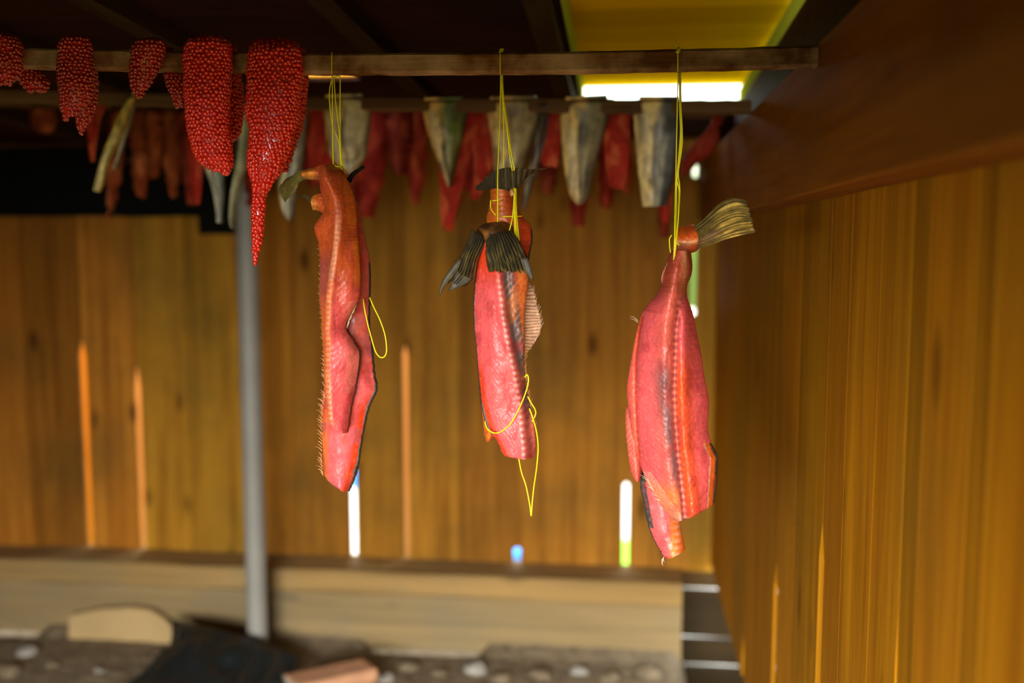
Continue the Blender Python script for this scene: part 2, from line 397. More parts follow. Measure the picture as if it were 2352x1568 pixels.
# --- roof with a smoke hatch
HX0, HX1, HY0, HY1 = -.118, XR-.005, 1.45, 3.05
def make_roof():
    V = []; F = []; C = []
    ys = []; y = YF-.1
    slotY = onZ(770, 177, roofz(2.5)).y
    while y < YB+.05:
        y2 = y+.16
        ys.append((y, y2)); y = y2
    def seg(x0, x1, y, y2, c):
        b0 = len(V); t = .008
        for (X, Y, dz) in ((x0, y, 0), (x1, y, 0), (x1, y2, 0), (x0, y2, 0), (x0, y, t), (x1, y, t), (x1, y2, t), (x0, y2, t)):
            V.append((X, Y, roofz(Y)+dz)); C.append(c)
        for f in ((0, 3, 2, 1), (4, 5, 6, 7), (0, 1, 5, 4), (1, 2, 6, 5), (2, 3, 7, 6), (3, 0, 4, 7)): F.append([b0+i for i in f])
    sx0 = onZ(700, 177, roofz(slotY)).x; sx1 = onZ(822, 177, roofz(slotY)).x
    cuts = sorted(set([HY0, HY1, slotY-.045, slotY+.045]))
    for (y, y2) in ys:
        c = shade(.7, 1.2); edges = [y] + [q for q in cuts if y < q < y2] + [y2]
        for a, b in zip(edges[:-1], edges[1:]):
            m = (a+b)/2; xs = [(XL-.03, XR+.05)]
            if HY0 < m < HY1: xs = [(XL-.03, HX0)]
            if abs(m-slotY) < .045:
                xs = [(XL-.03, sx0), (sx1, HX0)] if HY0 < m < HY1 else [(XL-.03, sx0), (sx1, XR+.05)]
            for (u, v) in xs: seg(u, v, a+.0004, b-.0004 if b == y2 else b, c)
    structure('ceiling', V, F, C, M_ROOF)
    V2 = [(HX0-.3, HY1+.05, roofz(HY1)+.012), (XR+.3, HY1+.05, roofz(HY1)+.012), (XR+.3, 4.0, roofz(4.0)+.012), (HX0-.3, 4.0, roofz(4.0)+.012)]  # pale sheet added on the roof to bounce sky light onto the cover
    V2 += [(a, b, c+.002) for a, b, c in V2]
    fl = fix(mesh_obj('trim_bounce_sheet', V2, [[0, 3, 2, 1], [4, 5, 6, 7], [0, 1, 5, 4], [1, 2, 6, 5], [2, 3, 7, 6], [3, 0, 4, 7]], M_BOUNCE, smooth=False)); fl['kind'] = 'structure'
    # board over the narrow slot
    V = []; F = []; C = []
    box(V, F, C, sx0-.08, sx1+.08, slotY+.052, slotY+.075, roofz(slotY)+.009, roofz(slotY)+.12, (.75, .7, .5)); structure('trim_slot_board', V, F, C, M_BATTEN2)
    # rafters
    for x in (-.175, -.54, -.95, -1.3, -1.86):
        V = []; F = []; C = []; b0 = 0
        for (X, Y, dz) in ((x, YF, -.035), (x+.045, YF, -.035), (x+.045, YB-.035, -.035), (x, YB-.035, -.035), (x, YF, -.001), (x+.045, YF, -.001), (x+.045, YB-.035, -.001), (x, YB-.035, -.001)):
            V.append((X, Y, roofz(Y)+dz)); C.append((1, 1, 1))
        for f in ((0, 3, 2, 1), (4, 5, 6, 7), (0, 1, 5, 4), (1, 2, 6, 5), (2, 3, 7, 6), (3, 0, 4, 7)): F.append([b0+i for i in f])
        structure('trim_rafter', V, F, C, M_RAFT)
    # hatch: side boards stand on the roof, the slatted cover rests on them leaving a gap at the far end
    yc = 3.12
    zc = onY(1500, 198, yc).z
    def czz(y): return zc + (yc-y)*.0474
    r = empty('roof_hatch', (HX0, HY1, roofz(HY1)+.02)); tag(r, 'raised yellow wooden roof hatch glowing above the right end of the front stick', 'hatch')
    V = []; F = []; C = []; y = 1.25
    while y < yc-.01:
        y2 = min(y+.145, yc); b0 = len(V); c = shade(.8, 1.1)
        for (X, Y, dz) in ((HX0-.1, y+.001, 0), (XR+.14, y+.001, 0), (XR+.14, y2-.001, 0), (HX0-.1, y2-.001, 0), (HX0-.1, y+.001, .018), (XR+.14, y+.001, .018), (XR+.14, y2-.001, .018), (HX0-.1, y2-.001, .018)):
            V.append((X, Y, czz(Y)+dz)); C.append(c)
        for f in ((0, 3, 2, 1), (4, 5, 6, 7), (0, 1, 5, 4), (1, 2, 6, 5), (2, 3, 7, 6), (3, 0, 4, 7)): F.append([b0+i for i in f])
        y = y2
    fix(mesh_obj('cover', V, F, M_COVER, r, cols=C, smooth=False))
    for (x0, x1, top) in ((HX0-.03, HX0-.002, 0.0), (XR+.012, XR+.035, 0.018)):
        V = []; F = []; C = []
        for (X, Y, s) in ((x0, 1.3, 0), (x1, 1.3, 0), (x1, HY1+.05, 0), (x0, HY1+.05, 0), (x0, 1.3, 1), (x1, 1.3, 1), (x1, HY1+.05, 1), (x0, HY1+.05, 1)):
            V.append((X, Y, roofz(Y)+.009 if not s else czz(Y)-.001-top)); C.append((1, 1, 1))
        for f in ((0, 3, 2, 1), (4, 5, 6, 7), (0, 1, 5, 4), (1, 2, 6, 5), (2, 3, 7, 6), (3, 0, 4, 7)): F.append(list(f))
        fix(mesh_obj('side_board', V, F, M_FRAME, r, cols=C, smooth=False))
make_roof()
#@@OBJECTS
# ================================================================ STICKS, POST, GROUND THINGS
def timber_path(name, pts, hw, hh, mat, seg=60, rag=.0006):
    """square stick along a 3-D path, slightly worn"""
    V = []; F = []; P = crm(np.array([tuple(p) for p in pts]), np.linspace(0, len(pts)-1, seg))
    for i, p in enumerate(P):
        r = random.uniform(-rag, rag); b = .0035
        for (u, v) in ((-hw+b, -hh), (hw-b, -hh), (hw, -hh+b), (hw, hh-b), (hw-b, hh), (-hw+b, hh), (-hw, hh-b), (-hw, -hh+b)):
            V.append((p[0], p[1]+u+r*.5, p[2]+v+random.uniform(-rag, rag)+r))
    for i in range(seg-1):
        for k in range(8): j = (k+1) % 8; F.append([i*8+k, (i+1)*8+k, (i+1)*8+j, i*8+j])
    F.append(list(range(8))); F.append([(seg-1)*8+k for k in range(8)][::-1])
    return fix(mesh_obj(name, V, F, mat, smooth=False))
YS1 = 1.43
def s1pt(px, py, dy=0): return onY(px, py, YS1+dy)
o = timber_path('drying_stick', [s1pt(-260, 128, -.05), s1pt(100, 136, -.02), s1pt(400, 143), s1pt(760, 148), s1pt(1170, 147), s1pt(1500, 141, .01), Vector((.264, YS1+.015, onY(1840, 132, YS1+.015).z))], .013, .0142, M_STICK)
tag(o, 'square smoke-browned wooden stick across the front holding the yellow strings', 'stick')
YS2 = 2.16
def s2pt(px, py, dy=0): return onY(px, py, YS2+dy)
o = timber_path('drying_stick', [s2pt(-200, 215), s2pt(100, 222), s2pt(700, 237), s2pt(1200, 243), s2pt(1500, 246), Vector((.264, YS2, s2pt(1720, 247).z))], .012, .0145, M_STICK2)
tag(o, 'dark wooden stick behind, carrying the silver-skinned fish halves', 'stick')
YS3 = 2.66
def s3pt(px, py): return onY(px, py, YS3)
o = timber_path('drying_stick', [s3pt(-150, 232), s3pt(300, 240), s3pt(900, 252), s3pt(1400, 258), Vector((.262, YS3, s3pt(1640, 262).z))], .011, .012, M_STICK2)
tag(o, 'rearmost dark stick near the roof where the red fish strips hang', 'stick')

def make_post():
    YP = 3.2; top = onY(583, 500, YP); x = onY(580, 1000, YP).x; r = .0355; V = []; F = []; n = 28; zs = np.linspace(GZ-.05, roofz(YP)-.002, 12)
    for z in zs:
        for k in range(n): a = 2*math.pi*k/n; V.append((x+r*math.cos(a), YP+r*math.sin(a), z))
    for i in range(len(zs)-1):
        for k in range(n): j = (k+1) % n; F.append([i*n+k, i*n+j, (i+1)*n+j, (i+1)*n+k])
    F.append([(len(zs)-1)*n+k for k in range(n)])
    o = mesh_obj('support_post', V, F, M_POST); tag(o, 'round grey metal post standing between floor and roof near the back wall', 'post')
make_post()

def tube(V, F, path, r, n=8, steps=None, closed=False):
    P = np.array([tuple(p) for p in path]); steps = steps or (len(P)-1)*8+1
    Q = crm(P, np.linspace(0, len(P)-1, steps)); b0 = len(V)
    T = np.gradient(Q, axis=0); T /= (np.linalg.norm(T, axis=1)[:, None]+1e-12)
    up = np.array([0, 1, 0.]) if abs(T[0][1]) < .9 else np.array([1., 0, 0])
    for i in range(len(Q)):
        a = np.cross(T[i], up); a /= np.linalg.norm(a)+1e-12; b = np.cross(a, T[i]); up = b
        rr = r(i/(len(Q)-1)) if callable(r) else r
        for k in range(n):
            t = 2*math.pi*k/n; V.append(tuple(Q[i]+rr*(a*math.cos(t)+b*math.sin(t))))
    for i in range(len(Q)-1):
        for k in range(n): j = (k+1) % n; F.append([b0+i*n+k, b0+i*n+j, b0+(i+1)*n+j, b0+(i+1)*n+k])
    F.append([b0+k for k in range(n)][::-1]); F.append([b0+(len(Q)-1)*n+k for k in range(n)])

def ground_things():
    # black plastic sheet heaped over the floor below the post
    rows = [(385, 1421, 3.25), (470, 1440, 3.14), (560, 1462, 3.10), (620, 1482, 3.10), (690, 1512, 3.10)]
    V = []; F = []; nu, nv = 60, 34
    top = np.array([tuple(onY(*r)) for r in rows]); bl = np.array([tuple(onZ(px, py, GZ)) for px, py in ((235, 1620), (300, 1660), (430, 1680), (540, 1690), (600, 1690))])
    mid = np.array([tuple(onY(px, py, Y)) for px, py, Y in ((400, 1440, 3.1), (430, 1480, 3.0), (520, 1540, 2.9), (590, 1560, 2.9), (640, 1580, 2.95))])
    mid[0] = onY(440, 1468, 3.12); 
    for j in range(nv+1):
        t = j/nv
        for i in range(nu+1):
            s = i/nu*4
            a = crm(top, [s])[0]; b = crm(mid, [s])[0]; c = crm(bl, [s])[0]
            p = a*(1-t)**2 + 2*b*t*(1-t) + c*t*t
            w = min(1, t*4)*.02
            p = p + np.array([0, w*vn(s*2.2, t*3), w*1.4*vn(s*3+5, t*4)+w*.4*vn(s*9, t*10)]); p[2] = max(p[2], GZ-.02); V.append(tuple(p))
    for j in range(nv):
        for i in range(nu): a = j*(nu+1)+i; F.append([a, a+1, a+nu+2, a+nu+1])
    o = mesh_obj('plastic_sheet', V, F, M_TARP); m = o.modifiers.new('t', 'SOLIDIFY'); m.thickness = .003
    tag(o, 'crumpled black plastic sheet lying on the ground at the foot of the grey post', 'sheet')
    # tan board leaning with a rounded end
    out = [(160, 1412), (225, 1398), (300, 1394), (345, 1400), (378, 1420), (403, 1448), (416, 1470), (408, 1486), (385, 1502), (320, 1530), (240, 1540), (160, 1530)]
    V = []; F = []; n = len(out); YB2 = 3.335
    for d in (0, .03):
        for (px, py) in out: p = onY(px, py, YB2); V.append((p.x, YB2+d+(p.z-.45)*.05, p.z))
    F.append(list(range(n))[::-1]); F.append([n+i for i in range(n)])
    for i in range(n): j = (i+1) % n; F.append([i, j, n+j, n+i])
    o = fix(mesh_obj('board_end', V, F, M_TAN, smooth=False)); m = o.modifiers.new('b', 'BEVEL'); m.width = .006; m.segments = 3
    tag(o, 'short tan wooden board with a rounded end leaning against the bottom sill', 'board')
    # split log lying at the bottom edge
    def log(name, p0, p1, r, mat_side, mat_end, label, flat=.75, seed=0):
        root = empty(name, (p0+p1)/2-Vector((0, 0, r*flat))); tag(root, label, 'firewood')
        V = []; F = []; mi = []; n = 30; st = 22; d = (p1-p0); L = d.length; d.normalize(); a = d.cross(Vector((0, 0, 1))).normalized(); b = a.cross(d)
        for i in range(st+1):
            t = i/st
            for k in range(n):
                th = 2*math.pi*k/n; rr = r*(1+.13*vn(math.cos(th)*1.5+seed, math.sin(th)*1.5, t*1.2)+.05*vn(th*3, t*5+seed))
                x, y = math.cos(th)*rr, math.sin(th)*rr*flat
                if y > r*flat*.55: y = r*flat*(.55+.04*vn(x*40, t*8))
                V.append(tuple(p0+d*(L*t)+a*x+b*y))
        for i in range(st):
            for k in range(n): j = (k+1) % n; F.append([i*n+k, i*n+j, (i+1)*n+j, (i+1)*n+k]); mi.append(0)
        F.append([k for k in range(n)][::-1]); F.append([st*n+k for k in range(n)]); mi += [0, 0]
        fix(mesh_obj('bark', V, F, [mat_side], root))
        V = []; F = []
        c = p0-d*.003
        ring = []
        for k in range(n):
            th = 2*math.pi*k/n; rr = r*.93*(1+.1*vn(math.cos(th)*1.5+seed, math.sin(th)*1.5, 0)); y = min(math.sin(th)*rr*flat, r*flat*.52); V.append(tuple(c+a*math.cos(th)*rr+b*y)); ring.append(k)
        for k in range(n): V.append(tuple(c+d*.006+(Vector(V[k])-c)))
        F.append(ring[::-1]); F.append([n+k for k in range(n)])
        for k in range(n): j = (k+1) % n; F.append([k, j, n+j, n+k])
        fix(mesh_obj('cut_face', V, F, mat_end, root))
    log('firewood_log', onZ(665, 1580, .262), onZ(850, 1538, .25), .060, M_LOG, M_ASH, 'reddish split log with a pale grey cut end at the bottom edge', .72)
    # a few stones and chunks
    rr = random.Random(5)
    spots = [(60, 1500, .03), (120, 1530, .022), (20, 1545, .035), (230, 1545, .02), (940, 1535, .03), (1010, 1548, .022), (1090, 1540, .035), (1150, 1560, .028), (1240, 1552, .03), (1330, 1545, .024), (1400, 1560, .03), (1490, 1548, .035), (885, 1560, .026)]
    names = ['left of the black sheet', 'in front of the sill']
    st = 0
    for (px, py, r) in spots:
        c = onZ(px, py, GZ); V = []; F = []; n, m = 16, 10; s = rr.uniform(0, 99)
        for i in range(m+1):
            ph = math.pi*i/m
            for k in range(n):
                th = 2*math.pi*k/n; q = Vector((math.sin(ph)*math.cos(th), math.sin(ph)*math.sin(th), math.cos(ph)))
                k2 = r*(1+.35*vn(q.x*1.6+s, q.y*1.6, q.z*1.6)); V.append((c.x+q.x*k2*1.3, c.y+q.y*k2, c.z+q.z*k2*.7+r*.1))
        for i in range(m):
            for k in range(n): j = (k+1) % n; F.append([i*n+k, (i+1)*n+k, (i+1)*n+j, i*n+j])
        o = mesh_obj('stone', V, F, M_ASH if st % 3 == 0 else M_DIRT)
        side = 'on the dirt at the bottom left corner' if px < 300 else 'on the dirt just in front of the bottom sill'
        tag(o, 'small rough stone lying '+side, 'stone', 'stones '+side); st += 1
ground_things()
# blue tarpaulin bundle lying outside, seen through two of the gaps
def blue_bundle(px, py, Y, w, h, label):
    c = onY(px, py, Y); V = []; F = []; n, m = 20, 12
    for i in range(m+1):
        ph = math.pi*i/m
        for k in range(n):
            th = 2*math.pi*k/n; f = 1+.2*vn(math.cos(th)*2, math.sin(th)*2, ph*2+px); V.append((c.x+w*math.sin(ph)*math.cos(th)*f, Y+.12*math.sin(ph)*math.sin(th)*f, c.z+h*math.cos(ph)*f))
    for i in range(m):
        for k in range(n): j = (k+1) % n; F.append([i*n+k, (i+1)*n+k, (i+1)*n+j, i*n+j])
    o = mesh_obj('blue_tarpaulin', V, F, M_BLUE); tag(o, label, 'tarpaulin')



blue_bundle(1184, 1268, 5.0, .16, .07, 'bright blue tarpaulin seen through the small hole near the sill, below the middle fish')
blue_bundle(806, 1095, 6.5, .16, .12, 'blue tarpaulin at the top of the gap below the leftmost fish')
# ================================================================ FISH
def hsh(a, b=0.): return math.modf(abs(math.sin(a*127.1+b*311.7)*43758.5453))[0]
def slab(name, parent, rows, Y, dfn, cfn, mat, th=.006, nu=40, nv=200, rag=0.0, bump=None, seed=0., back=(.05, .045, .04), skin_edge=None, tiprag=0.):
    """flesh or skin sheet. rows = (xl, yl, xr, yr) in photo pixels, laid out at distance Y with relief dfn(u,v); closed, with its own thickness"""
    R = np.array(rows, dtype=float)
    t = np.linspace(0, len(R)-1, nv+1); Q = crm(R, t)
    Pf = np.zeros((nv+1, nu+1, 3)); Pb = np.zeros_like(Pf); C = np.zeros((nv+1, nu+1, 3)); CB = np.zeros_like(C)
    for j in range(nv+1):
        xl, yl, xr, yr = Q[j]; v = j/nv
        jl = rag*(vn(j*.35+seed, 1.3)+.6*vn(j*.9+seed, 7.)); jr = rag*(vn(j*.33+seed, 21.)+.6*vn(j*.95+seed, 27.))
        for i in range(nu+1):
            u = i/nu
            px = (xl+jl)*(1-u)+(xr+jr)*u; py = yl*(1-u)+yr*u
            if tiprag and v > .4:
                q = crm(R, [(len(R)-1)*v*(1-tiprag*v**6*(.5+.6*vn(u*9, seed)+.5*vn(u*26, seed+3)))])[0]; px = q[0]*(1-u)+q[2]*u; py = q[1]*(1-u)+q[3]*u
            if v > .985 and rag: py += rag*1.2*vn(px*.11, seed)
            d = dfn(u, v, px, py); p = onY(px, py, Y+d)
            if bump: d += bump(u, v, px, py)
            if mat is M_FLESH: d += .0016*vn(px*.045, py*.035, seed+5)+.0007*vn(px*.14, py*.11, seed+6)+.0003*vn(px*.4, py*.3, seed+7)
            e = max(0.0, 1-(2*u-1)**2)**.5; ev = min(1, v*14, (1-v)*18)
            tk = th*(.18+.82*e)*(.25+.75*ev)
            Pf[j, i] = (p.x, p.y+d-tk/2, p.z); Pb[j, i] = (p.x, p.y+d+tk/2, p.z)
            cc_ = np.asarray(cfn(u, v, px, py), dtype=float)
            if mat is M_FLESH:
                fib = vn(px*.32+py*.10, py*.16-px*.14, seed+9); blo = vn(px*.06, py*.045, seed+20)
                cc_ = cc_*(1+.20*fib+.10*blo); cc_ = mixc(cc_, PALE, .16*sm(.28, .55, vn(px*.21, py*.13, seed+31)))
                cc_ = mixc(cc_, np.array((.40, .03, .03)), .45*sm(.15, .5, vn(px*.035, py*.022, seed+41)))
            C[j, i] = np.clip(cc_, 0, 1); CB[j, i] = back
            if u < .03 or u > .97:
                if skin_edge and skin_edge(u, v): C[j, i] = back
    n = (nv+1)*(nu+1); V = np.concatenate([Pf.reshape(-1, 3), Pb.reshape(-1, 3)]); CC = np.concatenate([C.reshape(-1, 3), CB.reshape(-1, 3)])
    F = []; w = nu+1
    for j in range(nv):
        for i in range(nu):
            a = j*w+i; F.append([a, a+1, a+w+1, a+w][::-1]); F.append([n+a, n+a+1, n+a+w+1, n+a+w])
    for j in range(nv):
        a = j*w; F.append([a, n+a, n+a+w, a+w][::-1]); a = j*w+nu; F.append([a, n+a, n+a+w, a+w])
    for i in range(nu):
        F.append([i, i+1, n+i+1, n+i][::-1]); a = nv*w+i; F.append([a, a+1, n+a+1, n+a])
    o = mesh_obj(name, V, F, mat, parent, cols=CC)
    return fix(o)
M_FLESH = vcol_mat('salmon_flesh', .45, .4, .10, 150, .16, .5, .0012, sss=.10, stretch=(1, 1, .35))
M_DIM = vcol_mat('smoked_flesh', .75, .15, 0., 60, .3, .6, .002)
M_SKIN = vcol_mat('salmon_silver_skin', .42, .5, .15, 40, .40, .35, .001)
M_FIN = vcol_mat('fin_membrane', .6, .3, .05, 120, .35, .5, .001, stretch=(1, 1, 1))
M_BONE = plain('pin_bones', (.85, .34, .14), .5, .4, .3, 200, .2, .0005)
M_BONEW = plain('pale_fin_rays', (.80, .55, .36), .5, .4, .3, 200, .2, .0005)
DARKSKIN = (.035, .034, .03)
PINK = np.array((.80, .105, .110)); RED = np.array((.85, .06, .012)); ORANGE = np.array((.86, .19, .015)); BROWNR = np.array((.62, .095, .018)); GREY = np.array((.16, .09, .09)); PALE = np.array((.90, .42, .28))
def ip(tab, y):
    return float(np.interp(y, [a for a, b in tab], [b for a, b in tab]))

def streak(px, py, slope, freq, seed=0.):
    """muscle-line pattern running diagonally"""
    q = (py - slope*px)*freq
    return .5+.5*math.sin(q + 3.0*vn(px*.03, py*.03, seed))*(.6+.7*vn(px*.05, py*.04, seed+3))

def knot_loop(V, F, c, r=.004, rs=.0009):
    for k in range(3):
        pts = []
        for t in np.linspace(0, 2*math.pi, 10): pts.append(Vector((c.x+r*math.cos(t)*(.6+.2*k), c.y-.002+r*.6*math.sin(t*1+k), c.z+r*math.sin(t+k*.9))))
        tube(V, F, pts, rs, 6, 20)
def string_obj(label, strands, r=.00085, knots=(), group=None):
    V = []; F = []
    for s in strands:
        if len(s[0]) == 2: pts = [onY(p[0], p[1], YS1-.016) for p in s]
        else: pts = [onY(p[0], p[1], YS1+p[2]) for p in s]
        tube(V, F, pts, r, 7)
    for (px, py, d, rr) in knots: knot_loop(V, F, onY(px, py, YS1+d), rr)
    o = mesh_obj('string', V, F, M_STRING); tag(o, label, 'string', group); return o
def around_stick(px, py_top, py_bot, d=-.0165):
    """one turn of twine over the stick"""
    return [(px, py_bot, d), (px, (py_top+py_bot)/2, d), (px, py_top-1, d+.002), (px+1, py_top-2, 0), (px+2, py_top, .016), (px+2, (py_top+py_bot)/2, .018), (px+3, py_bot+2, .016)]

# ---------------------------------------------------------------- left split salmon
def spines_edge(name, parent, path, Y, dy, length, ang, n, mat, r=.0004, jitter=.5):
    V = []; F = []
    P = crm(np.array(path, dtype=float), np.linspace(0, len(path)-1, n)); rr = random.Random(len(path)*7+n)
    for p in P:
        a = math.radians(ang+rr.uniform(-14, 14)); L = length*rr.uniform(1-jitter, 1+jitter); x, y = p[0], p[1]+rr.uniform(-3, 3)
        q = [onY(x-3*math.cos(a), y+3*math.sin(a), Y+dy), onY(x+math.cos(a)*L*.5, y-math.sin(a)*L*.5, Y+dy-.001), onY(x+math.cos(a+.25)*L, y-math.sin(a+.25)*L, Y+dy-.002)]
        tube(V, F, q, lambda t: r*(1.2-t), 5, 5)
    return mesh_obj(name, V, F, mat, parent)

def fish_left():
    root = empty('split_salmon', onY(790, 1125, YS1)); tag(root, 'narrow folded red salmon hanging leftmost on yellow string, tail fin to its left', 'fish', 'split salmon hanging from the front stick')
    sp = [(390, 758), (414, 763), (452, 784), (493, 790), (544, 787), (582, 782), (620, 776), (684, 768), (748, 766), (860, 763), (930, 766), (985, 770)]
    def cf(u, v, px, py):
        s = ip(sp, py); d = px-s
        base = mixc(BROWNR*.85, PINK, sm(600, 760, py)*(1 if d > 0 else .75))
        base = mixc(base, PINK*1.0, sm(700, 800, py))
        if d < 0: base = mixc(base, ORANGE, sm(600, 760, py)*sm(-4, -12, d)*.8)
        if d < -6: base = mixc(base, np.array((.45, .10, .08)), sm(560, 620, py)*(1-sm(660, 720, py))*.7)
        if px > ip([(420, 800), (520, 812), (600, 826), (700, 826)], py)-4 and py < 660: base = mixc(base, ORANGE*.75, .7)
        # vertebra beads along the spine
        k = sm(9, 4, abs(d))
        bead = .5+.5*math.cos(py*.52)
        bc = mixc(ORANGE if py > 640 else np.array((.75, .25, .10)), PALE, bead*.55)
        base = mixc(base, bc, k*sm(440, 520, py)*.85)
        if d > 8: base = base*(1-.07*streak(px, py, -.9, .42, 1.)*sm(700, 730, py))
        if 690 < py < 900 and px > 800: base = mixc(base, PALE, .45*streak(px, py, -1.6, .8, 3.)*sm(788, 815, px))
        base = base*(1+.14*vn(px*.025, py*.012, 2)+.1*vn(px*.1, py*.04, 5))
        return np.clip(base, 0, 1)
    def df(u, v, px, py):
        s = ip(sp, py); d = px-s
        top = (1-sm(.0, .09, v))
        return -.018 + .010*abs(2*u-1)**2.2 - .005*math.exp(-(d/16)**2) + .008*top + .004*vn(px*.02, py*.006) + .0035*math.sin(v*9)*(u-.3)
    def bf(u, v, px, py):
        s = ip(sp, py); d = px-s
        return -.0011*(.5+.5*math.cos(py*.52))*math.exp(-(d/6)**2) + .0002*math.sin((py+.9*px)*.42+4*vn(px*.03, py*.03))*(1 if d > 8 else 0)
    rows = [(722, 384, 770, 378), (738, 405, 792, 396), (742, 440, 812, 440), (750, 480, 821, 485), (730, 512, 823, 525), (727, 528, 824, 540), (735, 565, 828, 560), (738, 620, 832, 620), (737, 680, 830, 680), (742, 720, 812, 715), (744, 750, 799, 750), (746, 785, 820, 787), (748, 815, 831, 812), (750, 870, 823, 875), (755, 920, 813, 920), (760, 955, 807, 958), (770, 977, 803, 992)]
    slab('front_half', root, rows, YS1-.006, df, cf, M_FLESH, .012, 56, 330, 1.5, bf, 1., skin_edge=lambda u, v: u > .97 and v > .68)
    def cb(u, v, px, py):
        base = mixc(np.array((.62, .12, .09)), PINK, sm(760, 900, py))
        e = ip([(600, 846), (700, 847), (800, 855), (893, 865), (935, 846), (1065, 822), (1132, 800)], py)-px
        base = mixc(base, RED, sm(26, 12, e)*sm(880, 960, py))
        if e < 6 and py > 880: base = np.array((.25, .22, .19)) if e > 3 else np.array(DARKSKIN)
        if px < 760 and py > 890: base = mixc(base, ORANGE, sm(762, 742, px)*.8)
        base = mixc(base, np.array((.42, .10, .12)), sm(.6, .9, vn(px*.03, py*.03, 8)+.5)*.6)
        base = mixc(base, RED, .35*sm(.1, .5, vn(px*.05, py*.03, 4)))
        return np.clip(base*(1+.15*vn(px*.06, py*.06)), 0, 1)
    rows = [(752, 425, 798, 420), (762, 470, 815, 465), (765, 530, 828, 525), (767, 600, 845, 600), (765, 680, 847, 680), (762, 740, 846, 740), (752, 800, 854, 800), (746, 850, 859, 855), (741, 895, 865, 893), (738, 925, 852, 925), (737, 960, 843, 950), (736, 1010, 830, 1010), (738, 1060, 822, 1065), (742, 1095, 814, 1095), (757, 1114, 806, 1116), (775, 1122, 799, 1132)]
    slab('rear_half', root, rows, YS1+.006, lambda u, v, px, py: .010*abs(2*u-1)**2+.004*math.sin(v*7+1)-.004*sm(.7, 1, v), cb, M_FLESH, .011, 44, 240, 1.6, None, 5., skin_edge=lambda u, v: u > .97 and v > .2)
    spines_edge('pin_bones', root, [(738, 570), (737, 620), (738, 680), (741, 730), (744, 790), (745, 850), (748, 880)], YS1, -.014, 9, 118, 70, M_BONE, .00045)
    spines_edge('pin_bones', root, [(746, 905), (740, 940), (738, 990), (738, 1050), (741, 1090)], YS1, .002, 11, 125, 46, M_BONE, .00045)
    spines_edge('pin_bones', root, [(812, 712), (803, 730), (797, 750)], YS1, -.022, 14, 62, 22, M_BONEW, .0005)
    spines_edge('pin_bones', root, [(747, 905), (746, 880)], YS1, -.016, 30, 95, 2, M_BONEW, .0006)
    # tail stump with the fin hanging to the left
    def ck(u, v, px, py): return np.clip(mixc(np.array((.80, .30, .03)), BROWNR, sm(715, 740, px))*(1+.3*vn(px*.08, py*.08)), 0, 1)
    slab('tail_stump', root, [(690, 392, 695, 410), (705, 386, 712, 412), (722, 383, 728, 412), (745, 382, 750, 415), (768, 386, 768, 412)], YS1-.008, lambda u, v, px, py: .010*abs(2*u-1)**2-.004*math.sin(v*3), ck, M_FLESH, .013, 20, 40, .8, None, 9.)
    slab('tail_stump', root, [(714, 452, 716, 482), (725, 444, 728, 484), (740, 444, 744, 492), (757, 462, 758, 494)], YS1-.004, lambda u, v, px, py: .006*abs(2*u-1)**2+.002*vn(px*.2, py*.2), ck, M_FLESH, .010, 18, 30, 1.5, None, 12.)
    def cfin(u, v, px, py):
        ray = .5+.5*math.cos(u*95+3*vn(u*6, v*2)); return np.clip(mixc(np.array((.10, .085, .018)), np.array((.45, .36, .10)), ray**2*.7)*(1+.4*vn(px*.1, py*.1)), 0, 1)
    slab('tail_fin', root, [(703, 391, 706, 412), (686, 391, 692, 414), (668, 400, 680, 420), (650, 408, 670, 436), (634, 422, 652, 452), (622, 438, 640, 462)], YS1-.004, lambda u, v, px, py: .03*v-.002*math.cos(u*95)*.25, cfin, M_FIN, .0016, 44, 40, 3.0, None, 2.)
    slab('tail_fin', root, [(716, 455, 716, 470), (700, 448, 702, 462), (680, 444, 684, 452), (660, 446, 662, 450)], YS1+.004, lambda u, v, px, py: .05*v, lambda u, v, px, py: (.12, .09, .03), M_FIN, .0016, 16, 20, 1.0, None, 4.)
    slab('tail_fin', root, [(795, 415, 806, 420), (800, 400, 812, 404), (812, 388, 822, 392), (826, 376, 832, 382)], YS1+.014, lambda u, v, px, py: .02*v, lambda u, v, px, py: (.03, .028, .02), M_FIN, .0016, 16, 24, 2.0, None, 6.)
    return root
fish_left()
string_obj('yellow twine tying the leftmost salmon to the stick', [
    around_stick(762, 124, 172), [(763, 172, -.0165), (764, 290, -.016), (766, 385, -.016), (770, 390, -.018)],
    [(765, 176, -.017), (758, 200, -.015), (757, 232, -.014), (764, 290, -.012), (779, 330, -.008), (783, 396, -.004)],
    [(767, 176, -.017), (771, 235, -.018), (779, 300, -.016), (782, 340, -.012), (786, 392, -.004)],
    [(768, 177, -.017), (776, 175, -.018), (781, 182, -.017), (781, 260, -.014), (783, 345, -.008), (790, 385, -.002), (797, 418, .006)],
    [(770, 385, -.02), (778, 382, -.02), (786, 390, -.012), (795, 412, .0)],
    [(769, 386, -.024), (760, 395, -.029), (747, 413, -.022)], [(751, 473, -.030), (749, 489, -.029)]],
    knots=[(766, 386, -.020, .0035)])
string_obj('bright yellow loop of twine dangling at the right of the leftmost salmon', [
    [(834, 686, 0), (838, 712, -.004), (845, 745, -.008), (853, 775, -.01), (859, 797, -.01), (866, 813, -.01), (876, 821, -.01), (885, 816, -.01), (888, 800, -.01), (884, 768, -.008), (873, 735, -.006), (860, 708, -.004), (849, 683, 0.003)]], r=.0010)

